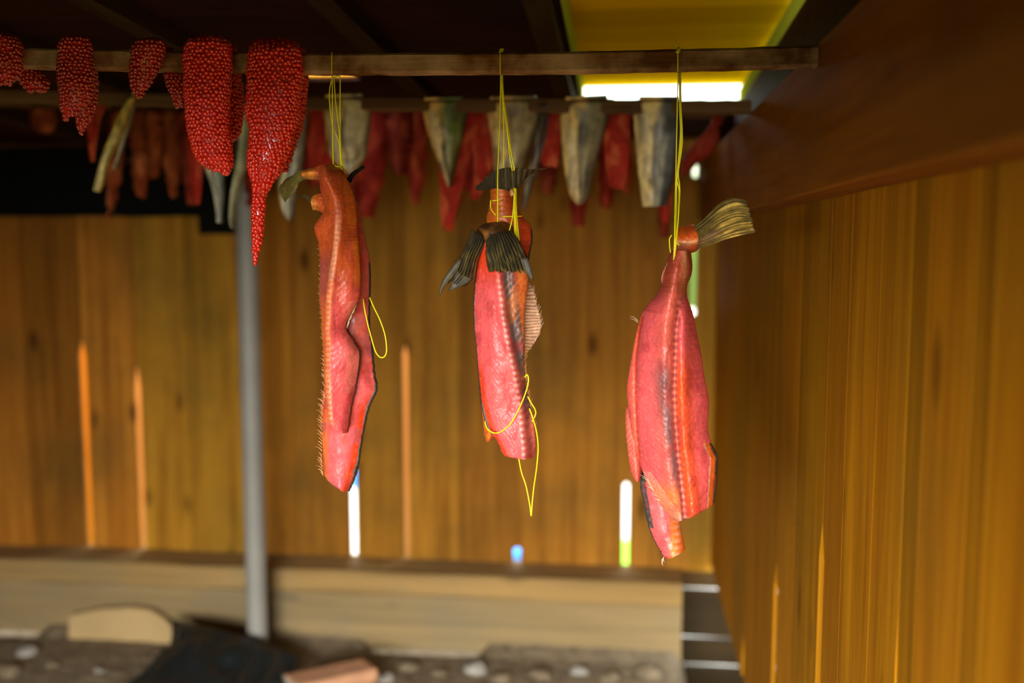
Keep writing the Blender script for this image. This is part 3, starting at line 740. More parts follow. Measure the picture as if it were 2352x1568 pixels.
# ---------------------------------------------------------------- middle split salmon
def fin_color(nr, dark=(.035, .026, .007), light=(.30, .22, .035)):
    def f(u, v, px, py):
        ray = .5+.5*math.cos(u*nr*(1-.15*v)+5*vn(u*7, v*2.5, nr)); return np.clip(mixc(np.array(dark), np.array(light), ray**3*sm(.1, .6, v)*.8*sm(-.45, .35, vn(px*.05, py*.03, 3)))*(1+.6*vn(px*.09, py*.05)), 0, 1)
    return f
def fish_middle():
    root = empty('split_salmon', onY(1180, 1045, YS1)); tag(root, 'middle salmon on the front stick with two dark drooping tail fins', 'fish', 'split salmon hanging from the front stick')
    sp = [(560, 1150), (640, 1152), (720, 1161), (780, 1172), (850, 1186), (910, 1195), (970, 1203), (1045, 1210)]
    def cr(u, v, px, py):
        base = mixc(ORANGE*.75, BROWNR*.85, sm(1150, 1175, px)); base = mixc(base, RED, sm(1180, 1210, px)*.4)
        if py > 640: base = mixc(base, np.array((.10, .07, .05)), sm(1112, 1100, px))
        bead = (.5+.5*math.cos(py*.55))*math.exp(-((px-1151)/7)**2)
        return np.clip(mixc(base, PALE, bead*.5)*(1+.2*vn(px*.06, py*.06)), 0, 1)
    rows = [(1124, 430, 1178, 430), (1123, 455, 1182, 455), (1119, 480, 1188, 480), (1114, 496, 1200, 498), (1116, 520, 1217, 520), (1118, 550, 1221, 550), (1114, 590, 1214, 590), (1100, 640, 1206, 640), (1092, 700, 1200, 700), (1092, 780, 1200, 780), (1097, 850, 1198, 850), (1100, 905, 1190, 905), (1104, 950, 1170, 950), (1110, 1000, 1145, 998), (1114, 1017, 1136, 1010)]
    slab('rear_half', root, rows, YS1+.006, lambda u, v, px, py: .012*abs(2*u-1)**2+.005*math.sin(v*6)+.01*sm(.75, 1, v)*u, cr, M_FLESH, .012, 44, 240, 1.6, lambda u, v, px, py: -.001*(.5+.5*math.cos(py*.55))*math.exp(-((px-1151)/7)**2), 11., skin_edge=lambda u, v: v > .3)
    def cf(u, v, px, py):
        s = ip(sp, py); d = px-s; base = PINK.copy()
        base = mixc(RED, base, sm(590, 680, py))
        l = px-ip([(600, 1095), (700, 1090), (780, 1093), (905, 1103), (985, 1126), (1040, 1156)], py)
        base = mixc(base, RED*.9, (sm(20, 12, l))*sm(800, 870, py))
        if l < 3: base = np.array((.60, .22, .16)) if py < 800 else np.array((.30, .27, .22))
        if d > 2:
            g = mixc(np.array((.50, .16, .05)), np.array((.10, .08, .09)), sm(.25, .6, .5+vn(px*.05, py*.012, 3)*1.2))
            g = mixc(g, np.array((.85, .25, .04)), .8*streak(px, py, -1.2, .33, 7)**3)
            g = mixc(g, np.array((.12, .12, .13)), math.exp(-((d-14)/8)**2)*(.8 if 740 < py < 860 else .35))
            g = mixc(g, ORANGE, sm(30, 42, d)*.7)
            base = mixc(base, g, sm(4, 12, d)*(1-.45*sm(930, 1000, py)))
        bead = .5+.5*math.cos(py*.45)
        base = mixc(base, mixc(np.array((.62, .12, .12)), np.array((.90, .52, .42)), bead), math.exp(-(d/5.0)**2)*sm(610, 660, py)*.9)
        if d < -6: base = base*(1-.07*streak(px, py, 1.2, .55, 2.)*sm(720, 800, py)) ; base = mixc(base, PALE, .22*streak(px, py, 1.6, .9, 9.)**4*sm(780, 860, py))
        return np.clip(base*(1+.10*vn(px*.03, py*.02, 2)+.08*vn(px*.12, py*.1, 5)), 0, 1)
    rows = [(1100, 545, 1176, 545), (1097, 585, 1200, 585), (1094, 620, 1212, 618), (1091, 660, 1214, 655), (1089, 700, 1208, 700), (1090, 740, 1206, 740), (1093, 780, 1206, 780), (1098, 830, 1204, 830), (1102, 880, 1208, 880), (1107, 920, 1215, 920), (1113, 955, 1225, 955), (1124, 985, 1230, 990), (1141, 1008, 1232, 1015), (1152, 1032, 1230, 1038), (1158, 1042, 1227, 1048)]
    def df(u, v, px, py):
        s = ip(sp, py); d = px-s
        return -.020 + .012*abs(2*u-1)**2.2 - .0035*math.exp(-(d/12)**2) + .003*math.exp(-((d-16)/9)**2) + .004*vn(px*.015, py*.006, 4)
    def bf(u, v, px, py):
        s = ip(sp, py); d = px-s
        return -.0012*(.5+.5*math.cos(py*.45))*math.exp(-(d/5)**2) + (.00018*math.sin((py-1.2*px)*.55+4*vn(px*.03, py*.03)) if d < -6 else .0009*vn(px*.15, py*.1))
    slab('front_half', root, rows, YS1-.010, df, cf, M_FLESH, .012, 60, 330, 1.3, bf, 2., skin_edge=lambda u, v: u < .03)
    # brown knuckle of the tail and its two dark lobes
    def ckn(u, v, px, py): return np.clip(mixc(np.array((.10, .035, .010)), np.array((.30, .11, .02)), sm(-.1, .5, vn(px*.04, py*.05, 6)))*(1+.5*vn(px*.2, py*.2)), 0, 1)
    slab('tail_knuckle', root, [(1104, 512, 1158, 506), (1092, 524, 1172, 520), (1086, 540, 1178, 536), (1088, 558, 1178, 552), (1098, 575, 1170, 568)], YS1-.052, lambda u, v, px, py: .022*abs(2*u-1)**2.2+.022*abs(2*v-1)**2.5, ckn, M_FIN, .014, 30, 30, 1., lambda u, v, px, py: .0012*vn(px*.25, py*.25), 4.)
    slab('tail_fin', root, [(1082, 525, 1118, 545), (1076, 545, 1112, 568), (1064, 572, 1098, 596), (1050, 600, 1092, 624), (1036, 624, 1086, 644), (1022, 650, 1062, 662)], YS1-.050, lambda u, v, px, py: -.004+.010*(u-.5)**2*4+.0012*math.cos(u*50), fin_color(50), M_FIN, .0022, 60, 50, 1.5, None, 1., tiprag=.10)
    slab('tail_fin', root, [(1056, 592, 1062, 598), (1038, 612, 1050, 624), (1022, 634, 1034, 644), (1013, 655, 1020, 662), (1008, 680, 1011, 681)], YS1-.053, lambda u, v, px, py: -.002, fin_color(20, dark=(.045, .032, .010), light=(.10, .075, .02)), M_FIN, .0022, 16, 40, .6, None, 3.)
    slab('tail_fin', root, [(1050, 620, 1085, 640), (1038, 650, 1074, 650), (1030, 668, 1046, 664)], YS1-.0505, lambda u, v, px, py: -.003, fin_color(24, dark=(.045, .032, .010), light=(.09, .07, .02)), M_FIN, .002, 24, 20, .8, None, 3.3)
    slab('tail_fin', root, [(1118, 540, 1172, 528), (1114, 566, 1188, 548), (1114, 590, 1202, 572), (1117, 612, 1214, 600), (1120, 626, 1222, 630)], YS1-.067, lambda u, v, px, py: -.004+.012*(2*u-1)**2+.0014*math.cos(u*75), fin_color(75), M_FIN, .0022, 90, 60, 3.2, lambda u, v, px, py: .004*sm(.7, 1, v)*vn(u*8, 2), 2., tiprag=.14)
    slab('tail_fin', root, [(1186, 590, 1212, 592), (1196, 612, 1219, 610), (1208, 628, 1223, 628), (1221, 643, 1226, 641)], YS1-.063, lambda u, v, px, py: .0, fin_color(24, dark=(.045, .032, .010), light=(.09, .07, .02)), M_FIN, .002, 20, 24, .8, None, 3.)
    # upper dark fin spread over the top of the fish
    def ctop(u, v, px, py):
        ray = .5+.5*math.cos(v*80+4*u); return np.clip(mixc(np.array((.035, .028, .012)), np.array((.16, .11, .025)), ray**3*.6*sm(1130, 1180, px))*(1+.4*vn(px*.1, py*.1)), 0, 1)
    slab('tail_fin', root, [(1089, 428, 1090, 436), (1104, 418, 1106, 436), (1120, 402, 1126, 432), (1142, 390, 1152, 434), (1166, 385, 1178, 440), (1190, 386, 1194, 424), (1212, 388, 1214, 402), (1234, 386, 1235, 391), (1252, 383, 1253, 385)], YS1-.020, lambda u, v, px, py: .014*(2*v-.9)**2+.006*u, ctop, M_FIN, .0022, 36, 90, 1.0, lambda u, v, px, py: .0012*math.cos(v*80+4*u), 8.)
    slab('tail_stump', root, [(1170, 438, 1176, 432), (1171, 446, 1182, 440), (1174, 452, 1181, 448)], YS1-.024, lambda u, v, px, py: 0, lambda u, v, px, py: (.50, .26, .05), M_FLESH, .006, 10, 12, .3)
    # pale spiky back fin on the right edge
    def cd(u, v, px, py):
        ray = .5+.5*math.cos(v*150+6*u); return np.clip(mixc(np.array((.42, .20, .11)), np.array((.80, .52, .32)), ray), 0, 1)
    slab('back_fin', root, [(1206, 640, 1212, 642), (1206, 660, 1224, 664), (1204, 690, 1232, 700), (1204, 720, 1240, 728), (1203, 750, 1241, 752), (1204, 775, 1228, 785), (1206, 805, 1210, 812)], YS1-.004, lambda u, v, px, py: .004*u, cd, M_FIN, .0018, 24, 140, 3.2, lambda u, v, px, py: .0008*math.cos(v*150+6*u), 3.)
    spines_edge('fin_rays', root, [(1222, 662), (1230, 700), (1238, 730), (1240, 755), (1228, 785)], YS1, -.001, 11, 48, 26, M_BONEW, .0004)
    spines_edge('pin_bones', root, [(1206, 800), (1206, 840), (1210, 880), (1216, 925), (1224, 960), (1229, 985)], YS1, -.016, 9, 60, 44, M_BONE, .0004)
    return root
fish_middle()
string_obj('yellow twine bundle tying the middle salmon to the stick', [
    around_stick(1149, 124, 170), [(1150, 172, -.0165), (1149, 240, -.02), (1146, 330, -.034), (1143, 400, -.042), (1143, 440, -.043), (1143, 510, -.034)],
    [(1151, 171, -.0165), (1153, 210, -.018), (1157, 290, -.018), (1157, 390, -.016)],
    [(1153, 171, -.015), (1158, 230, -.018), (1168, 300, -.02), (1178, 365, -.021), (1181, 392, -.018)],
    [(1154, 171, -.015), (1156, 220, -.02), (1164, 290, -.023), (1174, 350, -.024), (1182, 388, -.02)],
    [(1152, 171, -.014), (1155, 225, -.02), (1166, 310, -.023), (1171, 360, -.024), (1177, 392, -.02)],
    [(1181, 432, -.022), (1180, 470, -.03), (1176, 505, -.034), (1170, 529, -.036)],
    [(1182, 432, -.022), (1181, 480, -.030), (1182, 520, -.036), (1183, 552, -.042)], [(1184, 432, -.022), (1184, 480, -.032), (1187, 530, -.036), (1190, 560, -.040)],
    [(1185, 432, -.022), (1186, 480, -.030), (1190, 530, -.034), (1194, 564, -.038)], [(1183, 432, -.024), (1183, 480, -.033), (1185, 515, -.037), (1186, 548, -.040)],
    [(1127, 460, -.012), (1127, 475, -.014), (1131, 485, -.015), (1139, 494, -.016)], [(1131, 461, -.013), (1140, 460, -.016), (1149, 459, -.013)], [(1154, 497, -.014), (1175, 497, -.014), (1199, 496, -.004)]],
    r=.0009, knots=[(1151, 118, -.005, .0035)])
string_obj('thin yellow thread looped across the bottom of the middle salmon', [
    [(1206, 866, -0.0510), (1210, 860, -0.0530), (1214, 868, -0.0540), (1212, 885, -0.0550), (1206, 905, -0.0560), (1196, 930, -0.0565), (1182, 958, -0.0565), (1168, 978, -0.0555), (1150, 991, -0.0540), (1135, 994, -0.0520), (1122, 987, -0.0480), (1116, 977, -0.0440), (1114, 968, -0.0390)],
    [(1212, 910, -0.0440), (1220, 925, -0.0460), (1229, 940, -0.0440), (1230, 952, -0.0420), (1222, 968, -0.0440)],
    [(1216, 938, -0.0480), (1224, 960, -0.0480), (1232, 990, -0.0460), (1236, 1025, -0.0420), (1233, 1070, -0.0400), (1226, 1120, -0.0240), (1222, 1160, -0.0240), (1220, 1184, -0.0240), (1217, 1160, -0.0200), (1208, 1115, -0.0140), (1198, 1085, -0.0080), (1192, 1055, -0.0020), (1191, 1042, 0)]], r=.0010)

# ---------------------------------------------------------------- right split salmon
def fish_right():
    root = empty('split_salmon', onY(1545, 1280, YS1)); tag(root, 'rightmost and widest opened red salmon with its tail fin pointing right', 'fish', 'split salmon hanging from the front stick')
    sp = [(570, 1566), (620, 1568), (670, 1563), (710, 1555), (760, 1550), (850, 1548), (900, 1547), (960, 1549), (1030, 1555), (1090, 1562), (1150, 1569), (1195, 1573)]
    fold = [(720, 1476), (760, 1468), (820, 1460), (900, 1459), (980, 1462), (1061, 1469)]
    def cf(u, v, px, py):
        s = ip(sp, py); d = px-s; base = PINK.copy()
        neck = 1-sm(650, 700, py)
        base = mixc(base, np.array((.45, .07, .035)), neck)
        base = mixc(base, np.array((.62, .26, .10)), neck*math.exp(-((d-4)/8)**2)*.7)
        if d < 0:
            g = math.exp(-((px-ip([(700, 1545), (830, 1520), (930, 1528), (1000, 1538), (1100, 1555), (1190, 1566)], py))/ip([(700, 8), (860, 22), (1000, 16), (1190, 9)], py))**2)
            base = mixc(base, np.array((.70, .15, .06)), sm(-60, -10, d)*(1-neck)*.55)
            base = mixc(base, np.array((.17, .085, .09)), g*sm(790, 860, py)*(.85+.3*vn(px*.1, py*.03)))
            st = streak(px, py, .85, .52, 3.)
            base = base*(1-.12*st*sm(740, 800, py)*sm(-20, -45, d))
            f = px-ip(fold, py)
            if py > 725 and abs(f) < 3: base = mixc(base, RED*.7, .8)
            if f < 0 and py > 700: base = mixc(base, RED, .55); base = mixc(base, PALE, .25*streak(px, py, 2.4, .45, 6))
        else:
            base = mixc(base, np.array((.85, .085, .01)), sm(58, 14, d)*sm(760, 880, py)*.95)
            base = base*(1-.28*streak(px, py, -1.2, .38, 5.)**2*sm(60, 10, d)*sm(900, 960, py))
        e = ip([(780, 1605), (864, 1619), (925, 1629), (975, 1627), (1018, 1634), (1050, 1648), (1155, 1641)], py)-px
        if py > 1015 and e < 16: base = mixc(RED, ORANGE, .6) if e > 5 else np.array((.06, .06, .05))
        elif py > 1015 and e < 19: base = PALE*.8
        bead = .5+.5*math.cos(py*.40)
        base = mixc(base, mixc(np.array((.22, .05, .05)), np.array((.66, .20, .14)), bead), math.exp(-(d/5.)**2)*(sm(660, 700, py))*.92)
        tl = (1491-px)*.0
        if 1080 < py < 1185 and d < -8:
            base = mixc(base, ORANGE, sm(1085, 1130, py)*.6)
            q = (px-1490)-(py-1110)*.72
            if q < 26: base = mixc(base, PALE*1.05, (.5+.5*math.cos(q*1.25))**2*.9)
        base = mixc(base, np.array((.35, .13, .14)), sm(1168, 1190, py)*.5)
        return np.clip(base*(1+.08*vn(px*.03, py*.02, 2)+.07*vn(px*.12, py*.1, 5)), 0, 1)
    rows = [(1543, 574, 1586, 576), (1530, 605, 1590, 605), (1521, 632, 1588, 630), (1517, 655, 1578, 655), (1508, 676, 1577, 676), (1492, 696, 1583, 696), (1474, 722, 1593, 726), (1463, 760, 1601, 766), (1453, 808, 1610, 808), (1444, 860, 1618, 862), (1440, 895, 1624, 895), (1443, 935, 1629, 925), (1449, 980, 1626, 977), (1457, 1020, 1633, 1014), (1467, 1058, 1648, 1046), (1478, 1088, 1648, 1085), (1491, 1116, 1646, 1122), (1512, 1152, 1641, 1155), (1530, 1176, 1626, 1166), (1542, 1187, 1585, 1184)]
    def df(u, v, px, py):
        s = ip(sp, py); d = px-s
        w = -.020 + .022*abs(2*u-1)**2.4 + .005*math.exp(-(d/7)**2)*sm(690, 740, py) - .004*math.exp(-((d-20)/14)**2) - .003*math.exp(-((d+24)/16)**2)
        f = px-ip(fold, py)
        if py > 725: w += .003*math.exp(-(f/5)**2)
        return w + .003*vn(px*.012, py*.006, 4)
    def bf(u, v, px, py):
        s = ip(sp, py); d = px-s
        return -.0016*(.5+.5*math.cos(py*.40))*math.exp(-(d/5.5)**2)*sm(660, 700, py) + (.0003*math.sin((py-.85*px)*.52 + 1.6*vn(px*.03, py*.03, 3.))*sm(740, 800, py) if d < -18 else .0004*vn(px*.15, py*.15))
    slab('front_half', root, rows, YS1-.004, df, cf, M_FLESH, .012, 84, 340, 1.2, bf, 2., skin_edge=lambda u, v: u > .985 and v > .7)
    def cflap(u, v, px, py): return np.clip(mixc(mixc(PINK, RED, .5), PALE, .5*streak(px, py, -1.5, .45, 2)*(1 if px < 1450 and py < 1050 else .4)), 0, 1)
    slab('belly_flap', root, [(1441, 932, 1466, 930), (1437, 945, 1470, 950), (1438, 1000, 1472, 1000), (1442, 1040, 1474, 1040), (1447, 1075, 1475, 1070), (1453, 1095, 1473, 1092), (1460, 1106, 1469, 1106)], YS1+.008, lambda u, v, px, py: .006*abs(2*u-1)**2, cflap, M_FLESH, .009, 20, 90, 1.2, None, 3.)
    def clow(u, v, px, py):
        base = mixc(PINK, ORANGE, sm(1530, 1550, px)*.95)
        base = mixc(base, PALE, .6*(.5+.5*math.cos(py*.42))*math.exp(-((px-1556)/8)**2))
        l = px-ip([(1115, 1472), (1165, 1480), (1205, 1488), (1235, 1497), (1262, 1512)], py)
        if l < 12 and py < 1215: base = np.array((.07, .06, .055))
        return np.clip(base*(1+.15*vn(px*.05, py*.05)), 0, 1)
    slab('rear_half', root, [(1474, 1085, 1570, 1085), (1471, 1120, 1565, 1150), (1479, 1165, 1564, 1192), (1487, 1205, 1563, 1212), (1497, 1235, 1569, 1236), (1511, 1260, 1573, 1256), (1522, 1279, 1572, 1268), (1526, 1285, 1545, 1277)], YS1+.010, lambda u, v, px, py: .010*abs(2*u-1)**2+.006*(1-v), clow, M_FLESH, .012, 34, 110, 1.6, lambda u, v, px, py: -.0012*(.5+.5*math.cos(py*.42))*math.exp(-((px-1556)/8)**2), 7., skin_edge=lambda u, v: u < .03)
    spines_edge('pin_bones', root, [(1494, 1112), (1505, 1130), (1518, 1148), (1530, 1162)], YS1, -.012, 24, 128, 12, M_BONEW, .0006, .3)
    spines_edge('pin_bones', root, [(1463, 735), (1463, 738)], YS1, -.002, 18, 142, 2, M_BONEW, .0005, .2)
    spines_edge('pin_bones', root, [(1521, 1283), (1524, 1284)], YS1, .006, 12, 262, 3, M_BONEW, .0005, .2)
    # wrist of the tail: orange-red knob, then fan
    def ck(u, v, px, py):
        b = mixc(np.array((.85, .13, .008)), np.array((.60, .09, .03)), sm(.5, .8, u)); k = math.exp(-((u-.62)/.10)**2)
        return np.clip(mixc(b, np.array((.80, .42, .18)), k*.8)*(1+.25*vn(px*.1, py*.1)), 0, 1)
    slab('tail_wrist', root, [(1550, 536, 1550, 562), (1556, 524, 1558, 576), (1568, 519, 1572, 582), (1583, 516, 1586, 582), (1596, 515, 1600, 578), (1604, 517, 1607, 572)], YS1-.010, lambda u, v, px, py: .018*abs(2*u-1)**2.2+.004*(2*v-1)**2, ck, M_FLESH, .016, 34, 44, 1., lambda u, v, px, py: -.003*math.exp(-((u-.62)/.10)**2)+.001*vn(px*.2, py*.2), 5.)
    def cfin(u, v, px, py):
        ray = .5+.5*math.cos(u*64+9*vn(u*5, v*1.6)); b = mixc(np.array((.14, .09, .014)), np.array((.62, .42, .08)), ray**1.4*sm(.15, .6, v)*.95*sm(-.5, .2, vn(u*6, v*2.5, 8)))
        b = mixc(b, np.array((.28, .16, .08)), math.exp(-((u-.72)/.12)**2)*(1-sm(.3, .6, v))*.7)
        return np.clip(mixc(b, np.array((.05, .045, .035)), sm(.93, 1, v)*.8)*(1+.35*vn(px*.08, py*.08)), 0, 1)
    slab('tail_fin', root, [(1596, 519, 1602, 572), (1612, 506, 1618, 567), (1632, 486, 1640, 560), (1655, 466, 1665, 551), (1684, 454, 1695, 542), (1708, 457, 1722, 536), (1716, 462, 1739, 533)], YS1-.010, lambda u, v, px, py: -.006*v+.012*(2*u-1)**2*(1-.4*v)+.0010*math.cos(u*64+3*vn(u*5, v)), cfin, M_FIN, .0022, 90, 70, 0, lambda u, v, px, py: .003*sm(.7, 1, v)*vn(u*10, 2), 2., tiprag=.13)
    slab('neck_skin', root, [(1545, 584, 1553, 580), (1532, 605, 1548, 606), (1521, 630, 1540, 634), (1519, 645, 1534, 650), (1524, 656, 1530, 657)], YS1-.020, lambda u, v, px, py: .004*(1-u), lambda u, v, px, py: np.clip(mixc(np.array((.45, .06, .03)), PALE*.8, sm(.2, .0, u)), 0, 1), M_FLESH, .004, 14, 50, .5, None, 3.)
    return root
fish_right()
string_obj('yellow twine tying the rightmost salmon to the stick', [
    around_stick(1557, 110, 165), [(1551, 96, -0.0120), (1551, 102, -0.0140), (1555, 112, -0.0160), (1558, 120, -0.0165)],
    [(1551, 96, -0.0120), (1556, 104, -0.0150), (1560, 113, -0.0170), (1557, 122, -0.0170)],
    [(1558, 166, -0.0165), (1556, 230, -0.0170), (1554, 320, -0.0180), (1552, 420, -0.0200), (1550, 520, -0.0360), (1549, 560, -0.0420), (1546, 638, -0.0420)],
    [(1559, 165, -0.0150), (1562, 220, -0.0190), (1567, 300, -0.0210), (1566, 340, -0.0210), (1558, 395, -0.0220), (1561, 425, -0.0220), (1561, 460, -0.0220), (1556, 520, -0.0380), (1550, 570, -0.0420)],
    [(1563, 165, -0.0120), (1564, 230, -0.0170), (1565, 310, -0.0180), (1561, 370, -0.0200), (1555, 410, -0.0210), (1560, 440, -0.0220), (1558, 500, -0.0340), (1554, 550, -0.0400), (1548, 600, -0.0420)],
    [(1561, 165, -0.0120), (1561, 240, -0.0150), (1563, 300, -0.0170), (1560, 350, -0.0190), (1554, 420, -0.0210), (1554, 480, -0.0220), (1551, 540, -0.0380)],
    [(1546, 638, -0.0420), (1539, 648, -0.0410), (1535, 660, -0.0400), (1536, 680, -0.0390), (1541, 698, -0.0390)], [(1547, 638, -0.0420), (1554, 652, -0.0420), (1564, 666, -0.0390)],
    [(1543, 540, -0.0240), (1538, 548, -0.0220), (1538, 562, -0.0220), (1540, 580, -0.0240)], [(1553, 556, -0.0380), (1560, 563, -0.0420)]],
    r=.0009, knots=[(1547, 638, -.035, .0032), (1558, 116, -.018, .003)])

# ================================================================ ROE SKEINS
def egg_mat(name, base, rough, sss):
    m, nt, b = base_mat(name, rough, .6, .9); L = nt.links; b.inputs['Coat Roughness'].default_value = .22; b.inputs['Coat IOR'].default_value = 1.6
    g = N(nt, 'ShaderNodeNewGeometry'); rp = N(nt, 'ShaderNodeMapRange'); rp.inputs['To Min'].default_value = .85; rp.inputs['To Max'].default_value = 1.15
    L.new(g.outputs['Random Per Island'], rp.inputs['Value'])
    vm = N(nt, 'ShaderNodeVectorMath', operation='SCALE'); vm.inputs[0].default_value = base; L.new(rp.outputs[0], vm.inputs['Scale'])
    L.new(vm.outputs[0], b.inputs['Base Color'])
    b.inputs['Subsurface Weight'].default_value = sss; b.inputs['Subsurface Radius'].default_value = (1, .12, .04); b.inputs['Subsurface Scale'].default_value = .004
    return m
M_EGG = egg_mat('salmon_eggs', (.66, .016, .0015), .28, .3)
M_EGG2 = egg_mat('salmon_eggs_dark', (.36, .014, .004), .35, .2)
M_MEMB = plain('roe_membrane', (.45, .010, .002), .3, .5, .4, 60, .5, .002, coat=.4)
_b = bmesh.new(); bmesh.ops.create_icosphere(_b, subdivisions=2, radius=1.0); ICO_V = np.array([v.co[:] for v in _b.verts]); ICO_F = np.array([[v.index for v in f.verts] for f in _b.faces]); _b.free()
_b = bmesh.new(); bmesh.ops.create_icosphere(_b, subdivisions=1, radius=1.0); ICO1_V = np.array([v.co[:] for v in _b.verts]); ICO1_F = np.array([[v.index for v in f.verts] for f in _b.faces]); _b.free()
def lobe(parent, rows, Y, dy, depth, eggr, mat, seed=0, name='lobe', fine=True, sparse=None):
    """rows (py, xl, xr): one lobe of a roe skein, oval in section; eggs sit on a membrane"""
    R = np.array(rows, dtype=float); nv, nu = 60, 36; Q = crm(R, np.linspace(0, len(R)-1, nv+1)); rr = random.Random(seed)
    V = []; F = []; axis = []
    for j in range(nv+1):
        py, xl, xr = Q[j]; v = j/nv; off = dy(v) if callable(dy) else dy; a = onY(xl, py, Y+off); b = onY(xr, py, Y+off); c = (a+b)/2; hw = (b-a).length/2-eggr*.8
        hd = min(hw*.8, depth)*min(1, .35+v*6, .35+(1-v)*9)
        axis.append((c.x, c.y, c.z, hw, hd))
        for k in range(nu):
            t = 2*math.pi*k/nu; f = .95+.05*vn(math.cos(t)*1.2+seed, v*8)
            V.append((c.x+hw*f*math.cos(t), c.y+hd*f*math.sin(t), c.z))
    for j in range(nv):
        for k in range(nu): i = (k+1) % nu; F.append([j*nu+k, j*nu+i, (j+1)*nu+i, (j+1)*nu+k])
    F.append(list(range(nu))[::-1]); F.append([nv*nu+k for k in range(nu)])
    lo = fix(mesh_obj(name, V, F, M_MEMB, parent))
    # eggs, packed row by row around the lobe
    A = np.array(axis); pts = []; s = eggr*1.72; z = A[0, 2]; ztop, zbot = A[0, 2], A[-1, 2]; row = 0
    while z > zbot-eggr:
        t = (ztop-z)/(ztop-zbot)
        jf = np.interp(z, A[::-1, 2], np.arange(nv, -1, -1)); ax = np.array([np.interp(jf, range(nv+1), A[:, k]) for k in range(5)])
        per = math.pi*(3*(ax[3]+ax[4])-math.sqrt((3*ax[3]+ax[4])*(ax[3]+3*ax[4]))); n = max(3, int(per/s))
        for k in range(n):
            th = 2*math.pi*(k+.5*(row % 2)+rr.uniform(-.18, .18))/n
            if sparse and rr.random() < sparse: continue
            w = 1+.06*vn(math.cos(th)*2+seed, math.sin(th)*2, z*40)
            pts.append((ax[0]+ax[3]*w*math.cos(th)*.97, ax[1]+ax[4]*w*math.sin(th)*.97, z+rr.uniform(-.25, .25)*s, eggr*rr.uniform(.82, 1.14)))
        z -= s*.88; row += 1
    # the closed ends
    for (end, sg) in ((0, 1), (nv, -1)):
        ax = A[end]
        for k in range(int(max(1, ax[3]*ax[4]*3/(eggr**2)*.8))):
            r_ = math.sqrt(rr.random()); th = rr.uniform(0, 2*math.pi); pts.append((ax[0]+ax[3]*r_*math.cos(th), ax[1]+ax[4]*r_*math.sin(th), ax[2]+sg*eggr*(1-.8*r_), eggr*rr.uniform(.85, 1.1)))
    P = np.array(pts); SV, SF = (ICO_V, ICO_F) if fine else (ICO1_V, ICO1_F)
    VV = (P[:, None, :3] + SV[None]*P[:, None, 3:4]).reshape(-1, 3); FF = (SF[None]+(np.arange(len(P))*len(SV))[:, None, None]).reshape(-1, 3)
    e = mesh_obj('eggs', VV, FF.tolist(), mat, lo); e['kind'] = 'stuff'
    return lo
def fold_dy(front): return lambda v: front*sm(.0, .30, v)
def saddle(parent, xl, xr, py, Y, eggr, mat, seed, fine):
    """the part of the skein lying over the stick"""
    rows = [(py-2, xl+8, xr-8), (py+6, xl+3, xr-3), (py+16, xl, xr), (py+26, xl+2, xr-2), (py+32, xl+8, xr-8)]
    R = None
    return lobe(parent, rows, Y, 0.0, .030, eggr, mat, seed, 'fold', fine)
def skein(label, front, back, Y, eggr, mat, seed, fine=True, fdy=-.033, bdy=.033, depth=.020, top=None):
    xs = [r for r in front]; py0 = front[0][0]
    root = empty('roe_skein', onY((xs[0][1]+xs[0][2])/2, py0+30, Y)); tag(root, label, 'fish roe', 'roe skeins draped over the front stick')
    lobe(root, front, Y, lambda v: fdy*float(sm(.01, .10, v)), depth, eggr, mat, seed, 'front_lobe', fine)
    if back: lobe(root, back, Y, lambda v: bdy*float(sm(.01, .10, v)), depth, eggr, mat, seed+3, 'back_lobe', fine)
    return root
Y1 = YS1
skein('smooth rounded red roe skein, second sharp one to the left of the strings', [(90, 442, 512), (100, 428, 528), (122, 421, 535), (160, 420, 534), (205, 420, 532), (250, 424, 528), (300, 432, 530), (340, 440, 534), (368, 455, 536), (385, 478, 534), (397, 505, 528)],
      [(98, 455, 530), (112, 446, 545), (150, 445, 552), (200, 450, 558), (240, 455, 560), (290, 462, 556), (320, 470, 545)], Y1, .0034, M_EGG, 11)
r = skein('long red roe skein with a thin dripping tail, nearest the yellow strings', [(95, 588, 668), (104, 575, 684), (130, 568, 696), (170, 566, 698), (215, 564, 692), (250, 562, 690), (275, 566, 688), (300, 573, 680), (340, 570, 668), (380, 568, 652), (405, 572, 638), (425, 578, 624), (450, 579, 612), (480, 577, 610), (520, 577, 608), (550, 577, 603), (580, 578, 597), (602, 582, 590)],
      [(105, 640, 690), (118, 635, 702), (160, 640, 708), (200, 645, 708), (240, 645, 704), (280, 640, 698), (310, 636, 690), (350, 630, 676), (390, 620, 662)], Y1, .0034, M_EGG, 23)
skein('short dark red roe skein hung third from the strings', [(94, 318, 372), (106, 305, 382), (135, 299, 376), (165, 297, 362), (190, 298, 348), (208, 302, 336), (218, 308, 328)],
      [(105, 372, 392), (118, 368, 400), (150, 372, 412), (190, 380, 426), (220, 392, 430), (245, 400, 422)], Y1-.02, .0034, M_EGG2, 31, False)
skein('blurred dark red roe skein hung fourth from the strings, slanting at its bottom', [(88, 148, 196), (98, 136, 208), (130, 133, 212), (170, 133, 216), (210, 135, 214), (240, 137, 200), (258, 140, 180), (272, 144, 160)],
      [(100, 160, 200), (120, 162, 215), (170, 166, 224), (220, 168, 224), (260, 172, 215), (290, 176, 200), (306, 180, 192)], Y1-.03, .0034, M_EGG2, 41, False)
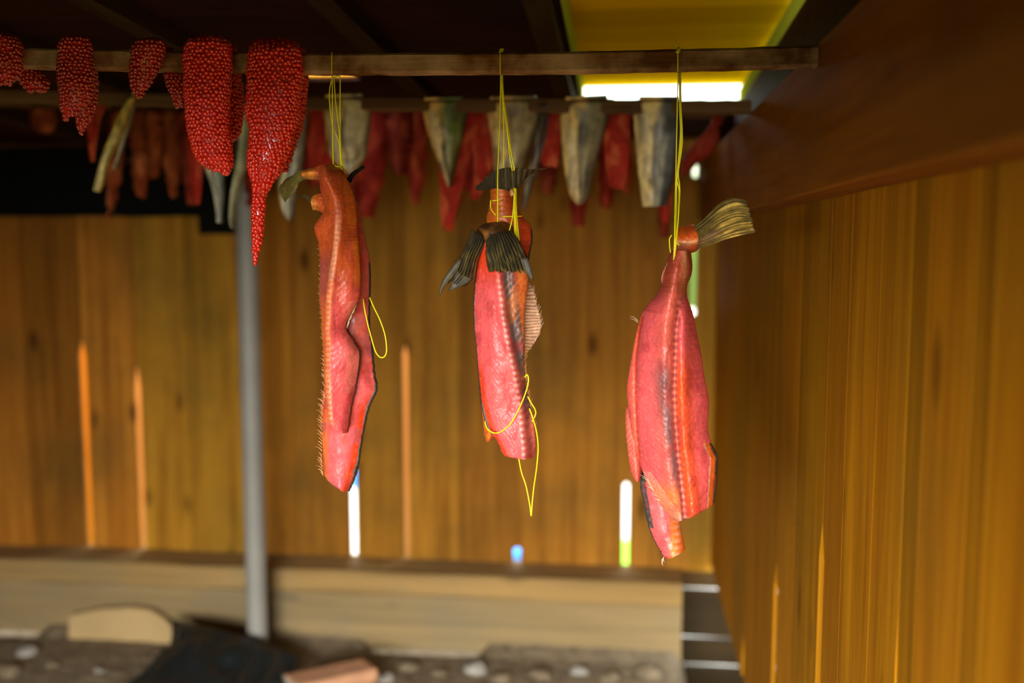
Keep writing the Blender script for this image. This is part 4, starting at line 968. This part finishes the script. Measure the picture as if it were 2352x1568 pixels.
skein('blurred red roe skein cut off by the left edge of the picture', [(84, -30, 30), (95, -42, 46), (120, -46, 52), (155, -44, 50), (175, -36, 42), (186, -20, 28)],
      [(100, 0, 50), (125, 10, 70), (160, 30, 92), (190, 45, 112), (205, 60, 108)], Y1-.035, .0034, M_EGG2, 53, False)

# ================================================================ SILVER HALVES ON THE SECOND STICK
def silver(label, rows, fl, Y=YS2, d=-.02, tone=(.60, .48, .22), dark=(.13, .12, .09), right=(.22, .24, .16), seed=1., back_rows=None, over=True, extra=None, curl=.016, edge=None):
    root = empty('salmon_half', onY(rows[0][0], rows[0][1]+30, Y)); tag(root, label, 'fish', 'silver-skinned fish halves on the second stick')
    T = np.array(tone)*np.array((1.5, 1.36, 1.02)); D = np.array(dark)*.8; Rr = np.array(right)*1.1
    def c(u, v, px, py):  # bright left band and dark centre line put lit and shaded folds into colour
        w = .10*vn(u*3, v*4, seed)
        b = mixc(T*1.05, Rr, sm(.38, .62, u+w))
        b = mixc(b, D, sm(.0, .5, vn(u*3.2+seed, v*5, 2))*.75)
        b = mixc(b, np.array((.95, .82, .50)), .85*math.exp(-((u+w*.6-.22-.1*v)/.10)**2)*sm(.04, .25, v)*sm(-.5, .1, vn(u*2, v*6, seed+4)))
        b = mixc(b, np.array((.60, .58, .40)), .75*math.exp(-((u+w-.72+.12*v)/.07)**2)*sm(.3, .5, v))
        b = mixc(b, D*.6, .85*math.exp(-((u+w-.47)/.06)**2)*sm(.05, .3, v)); b = mixc(b, D*.5, .8*sm(.88, .97, u+w*.5))
        if edge is not None and u > .9: b = np.array(edge)
        return np.clip(b*(1+.35*vn(px*.08, py*.03, seed)), 0, 1)
    slab('skin_side', root, rows, Y+d, lambda u, v, px, py: curl*abs(2*u-1)**2.0+.012*(1-sm(0, .07, v))+.003*vn(u*3, v*5, seed), c, M_SKIN, .007, 26, 70, 1.2, None, seed)
    if fl:
        cc = lambda u, v, px, py: np.clip(mixc(np.array((.36, .022, .01)), np.array((.52, .09, .03)), sm(-.1, .4, vn(px*.04, py*.02, seed)))*(1+.2*vn(px*.1, py*.1)), 0, 1)
        slab('flesh_side', root, fl, Y+.034, lambda u, v, px, py: -.006*abs(2*u-1)**2-.012*(1-sm(0, .07, v)), cc, M_DIM, .008, 20, 60, 1.5, None, seed+2)
    # the bend over the stick
    x0, y0, x1, y1 = rows[0]; V = []; F = []; C = []; nu, nv = 18, 12
    for j in range(nv+1):
        t = j/nv; a = math.pi*t
        for i in range(nu+1):
            u = i/nu; uu = .12+.76*u; p = onY(x0*(1-uu)+x1*uu, y0*(1-uu)+y1*uu, Y+d)
            yy = Y+.001-.026*math.cos(a)+curl*.0; V.append((p.x, yy+ (.5-abs(u-.5))*0, p.z+.001+.006*math.sin(a))); C.append(c(u, 0.02, x0*(1-u)+x1*u, y0))
    n = len(V)
    for (x, y, z) in list(V): V.append((x, y, z-.004))
    C = C+C
    for j in range(nv):
        for i in range(nu): a = j*(nu+1)+i; F.append([a, a+1, a+nu+2, a+nu+1]); F.append([n+a, n+a+nu+1, n+a+nu+2, n+a+1])
    for j in range(nv):
        for i in (0, nu): a = j*(nu+1)+i; F.append([a, a+nu+1, n+a+nu+1, n+a])
    for i in range(nu):
        for j in (0, nv): a = j*(nu+1)+i; F.append([a, a+1, n+a+1, n+a])
    fix(mesh_obj('fold', V, F, M_SKIN, root, cols=C))
    return root
silver('pale silver fish half with a dark notched tip, directly behind the left strings', [(736, 222, 848, 218), (738, 245, 849, 245), (742, 280, 846, 285), (745, 320, 842, 325), (750, 350, 838, 352), (765, 372, 828, 372), (785, 388, 818, 388), (796, 398, 806, 400)], [(705, 245, 800, 245), (702, 300, 790, 300), (712, 370, 770, 370), (730, 420, 760, 420)], tone=(.50, .44, .22), dark=(.16, .11, .035), right=(.62, .57, .36), seed=1.)
silver('narrow forked silver fish half hanging between the left and middle strings', [(962, 228, 1075, 226), (966, 250, 1072, 250), (975, 290, 1064, 290), (985, 320, 1058, 325), (995, 350, 1050, 355), (1008, 385, 1044, 390), (1020, 415, 1038, 418), (1026, 428, 1034, 430)], [(985, 240, 1095, 240), (1000, 310, 1090, 320), (1010, 400, 1070, 400), (1012, 470, 1052, 470), (1016, 522, 1042, 520)], tone=(.66, .48, .20), dark=(.10, .09, .035), right=(.14, .20, .05), seed=2.)
silver('broad silver-grey fish half behind the middle strings', [(1110, 226, 1245, 224), (1114, 250, 1242, 250), (1122, 290, 1232, 290), (1128, 330, 1218, 330), (1130, 370, 1206, 370), (1134, 400, 1196, 400), (1140, 425, 1185, 425), (1150, 445, 1170, 445)], [(1105, 240, 1190, 240), (1085, 310, 1150, 320), (1090, 400, 1125, 400), (1078, 455, 1100, 460)], tone=(.58, .42, .20), dark=(.20, .13, .06), right=(.32, .26, .13), seed=3.)
silver('dark fish edge slanting down to the left beside the middle strings, bluish rim', [(1236, 250, 1262, 250), (1230, 300, 1256, 300), (1220, 350, 1244, 350), (1208, 400, 1230, 400), (1200, 445, 1216, 445), (1197, 480, 1205, 480)], [(1245, 245, 1300, 245), (1240, 310, 1292, 310), (1245, 380, 1280, 385)], d=.004, tone=(.05, .03, .02), dark=(.03, .02, .015), right=(.06, .04, .03), seed=4., edge=(.16, .18, .26), curl=.006)
silver('grey mottled fish half with a rounded tip, second from the right', [(1284, 228, 1410, 222), (1286, 255, 1404, 250), (1288, 290, 1392, 290), (1290, 330, 1380, 330), (1293, 370, 1370, 370), (1298, 405, 1362, 405), (1304, 435, 1356, 435), (1315, 458, 1345, 458), (1325, 469, 1335, 469)], [(1395, 245, 1450, 245), (1388, 310, 1445, 320), (1392, 380, 1442, 385), (1400, 430, 1430, 436)], tone=(.62, .48, .22), dark=(.12, .11, .08), right=(.24, .22, .12), seed=5.)
silver('squared-off silver fish half, rightmost on the second stick', [(1453, 226, 1577, 226), (1455, 255, 1572, 255), (1458, 300, 1565, 300), (1462, 350, 1556, 350), (1467, 400, 1548, 400), (1472, 440, 1540, 440), (1476, 474, 1534, 472)], [(1500, 250, 1560, 250), (1505, 350, 1545, 350), (1510, 440, 1542, 440), (1518, 515, 1536, 512)], tone=(.62, .52, .28), dark=(.09, .09, .08), right=(.16, .18, .19), seed=6.)
silver('olive-yellow thin fish strip slanting down at the far left', [(300, 214, 312, 216), (278, 250, 298, 252), (258, 290, 284, 292), (240, 330, 264, 334), (226, 370, 248, 374), (216, 410, 238, 414), (211, 438, 228, 440)], [(196, 225, 260, 225), (200, 270, 236, 270), (205, 320, 226, 325), (210, 370, 220, 372)], d=-.03, tone=(.58, .50, .10), dark=(.34, .26, .05), right=(.50, .42, .10), seed=7., curl=.008)
silver('very thin grey-green fish strip beside the slanting olive one', [(302, 230, 312, 232), (292, 270, 302, 272), (280, 310, 290, 312), (268, 350, 278, 352), (258, 388, 266, 390)], None, d=.0, tone=(.30, .29, .18), dark=(.12, .10, .05), right=(.28, .28, .20), seed=8., curl=.005)
silver('two-legged greenish silver strip showing below the smooth roe skein', [(448, 235, 500, 235), (452, 290, 506, 290), (458, 340, 508, 340), (468, 390, 512, 390), (482, 430, 512, 430), (490, 475, 510, 475), (494, 510, 508, 512)], [(440, 240, 480, 240), (436, 330, 470, 330), (440, 400, 468, 400), (450, 470, 462, 470)], tone=(.34, .42, .40), dark=(.10, .11, .06), right=(.28, .34, .34), seed=9., curl=.010)
silver('curved pale fish strip between the two sharp roe skeins', [(540, 240, 572, 240), (544, 290, 576, 290), (544, 340, 572, 340), (536, 390, 562, 390), (528, 430, 552, 430), (524, 470, 540, 470), (524, 505, 537, 505), (530, 524, 538, 526)], None, tone=(.44, .48, .34), dark=(.14, .13, .07), right=(.34, .36, .22), seed=10., curl=.008)
silver('wide leaf-shaped grey fish half behind the long roe skein', [(655, 230, 706, 228), (652, 280, 702, 280), (648, 330, 698, 330), (642, 380, 692, 380), (636, 420, 682, 420), (637, 455, 676, 458), (645, 485, 672, 490), (658, 504, 668, 506)], None, tone=(.36, .32, .20), dark=(.16, .16, .13), right=(.26, .25, .20), seed=11., curl=.010)

# ================================================================ RED STRIPS ON THE REARMOST STICK
def redstrip(label, rows, seed, col=(.60, .045, .02), col2=(.80, .16, .05), Y=YS3, d=-.02):
    A = np.array(col)*.50; B = np.array(col2)*.62
    o = slab('salmon_strip', None, rows, Y+d, lambda u, v, px, py: .010*abs(2*u-1)**2+.008*(1-sm(0, .1, v)), lambda u, v, px, py: np.clip(mixc(A, B, sm(-.1, .5, vn(px*.04+seed, py*.02)))*(1+.3*vn(px*.09, py*.04, seed)), 0, 1), M_DIM, .010, 18, 44, 6.5, lambda u, v, px, py: .004*vn(px*.05+seed, py*.03), seed)
    tag(o, label, 'fish strip', 'red fish strips on the rearmost stick'); return o
S_ = lambda xc, w, y1, dx=0, tip=.4, y0=246: [(xc-w/2, y0, xc+w/2, y0), (xc-w*.55+dx*.2, y0+(y1-y0)*.3, xc+w*.55+dx*.2, y0+(y1-y0)*.3), (xc-w*.5+dx*.6, y0+(y1-y0)*.65, xc+w*.5+dx*.6, y0+(y1-y0)*.65), (xc-w*tip*.5+dx, y1, xc+w*tip*.5+dx, y1)]
D1 = (.50, .10, .02); D2 = (.70, .20, .06)
reds = [('short orange-brown strip low at the far left under the blurred skeins', 92, 55, 305, 8, .5, D1, D2), ('dull red strip just right of the thin grey-green one', 268, 34, 500, -20, .3, D1, D2),
        ('brownish red strip in the middle of the group left of the smooth skein', 315, 40, 452, 5, .6, D1, D2), ('dull orange strip with a ragged end left of the smooth skein', 350, 36, 410, 0, .5, D1, D2),
        ('orange-brown hooked strip touching the left side of the smooth skein', 388, 44, 452, 6, .35, D1, D2), ('dark red strip half hidden behind the smooth skein', 425, 38, 470, 12, .4, (.35, .03, .015), (.5, .08, .03)),
        ('dark red strip visible right of the smooth skein', 575, 40, 470, 0, .5, (.35, .03, .015), (.45, .05, .02)),
        ('deep red strip left of the left strings', 718, 46, 430, 0, .6, (.42, .02, .012), (.55, .05, .02)), ('broad red strip right of the leftmost salmon top', 862, 62, 500, -22, .5, (.50, .03, .015), (.68, .08, .03)),
        ('brownish red strip two to the right of the left strings', 915, 48, 400, 0, .6, (.38, .035, .015), (.55, .10, .04)), ('bright red wavy strip left of the forked silver half', 958, 44, 470, -6, .3, (.58, .05, .02), (.78, .14, .04)),
        ('dark red strip left of the middle strings', 1085, 40, 440, -6, .6, (.45, .025, .015), (.60, .05, .02)), ('bright red pointed strip below the forked silver half', 1066, 40, 528, -38, .6, (.70, .035, .012), (.85, .08, .02)),
        ('brownish red strip under the dark slanting fish edge', 1262, 50, 445, -4, .5, (.38, .05, .02), (.55, .10, .04)), ('red strip peeking from behind the grey mottled half', 1325, 50, 520, 4, .5, (.42, .03, .015), (.60, .07, .02)),
        ('bright red tapered strip between the two right silver halves', 1418, 48, 440, 22, .4, (.65, .06, .02), (.82, .13, .04)), ('orange-red strip left edge of the gap between the two right silver halves', 1396, 40, 478, -4, .6, (.48, .03, .015), (.65, .08, .02)),
        ('dark red strip under the rightmost silver half', 1522, 36, 545, 4, .5, (.38, .035, .015), (.50, .06, .02)), ('dim brown strip behind the left strings', 800, 46, 470, 8, .5, (.36, .03, .015), (.50, .06, .02))]
for k, (lab, xc, w, y1, dx, tip, c1, c2) in enumerate(reds):
    redstrip(lab, S_(xc, w, y1, dx, tip), k*3.7+1, c1, c2, YS3, -.020-(.026 if k % 2 else 0))
redstrip('bright coral-red strip slanting down to the left near the beam at the right', [(1640, 258, 1662, 258), (1628, 290, 1656, 300), (1604, 318, 1640, 345), (1580, 345, 1606, 372), (1563, 375, 1584, 396), (1562, 398, 1572, 400)], 77., (.75, .07, .04), (.85, .14, .09), YS3, -.02)
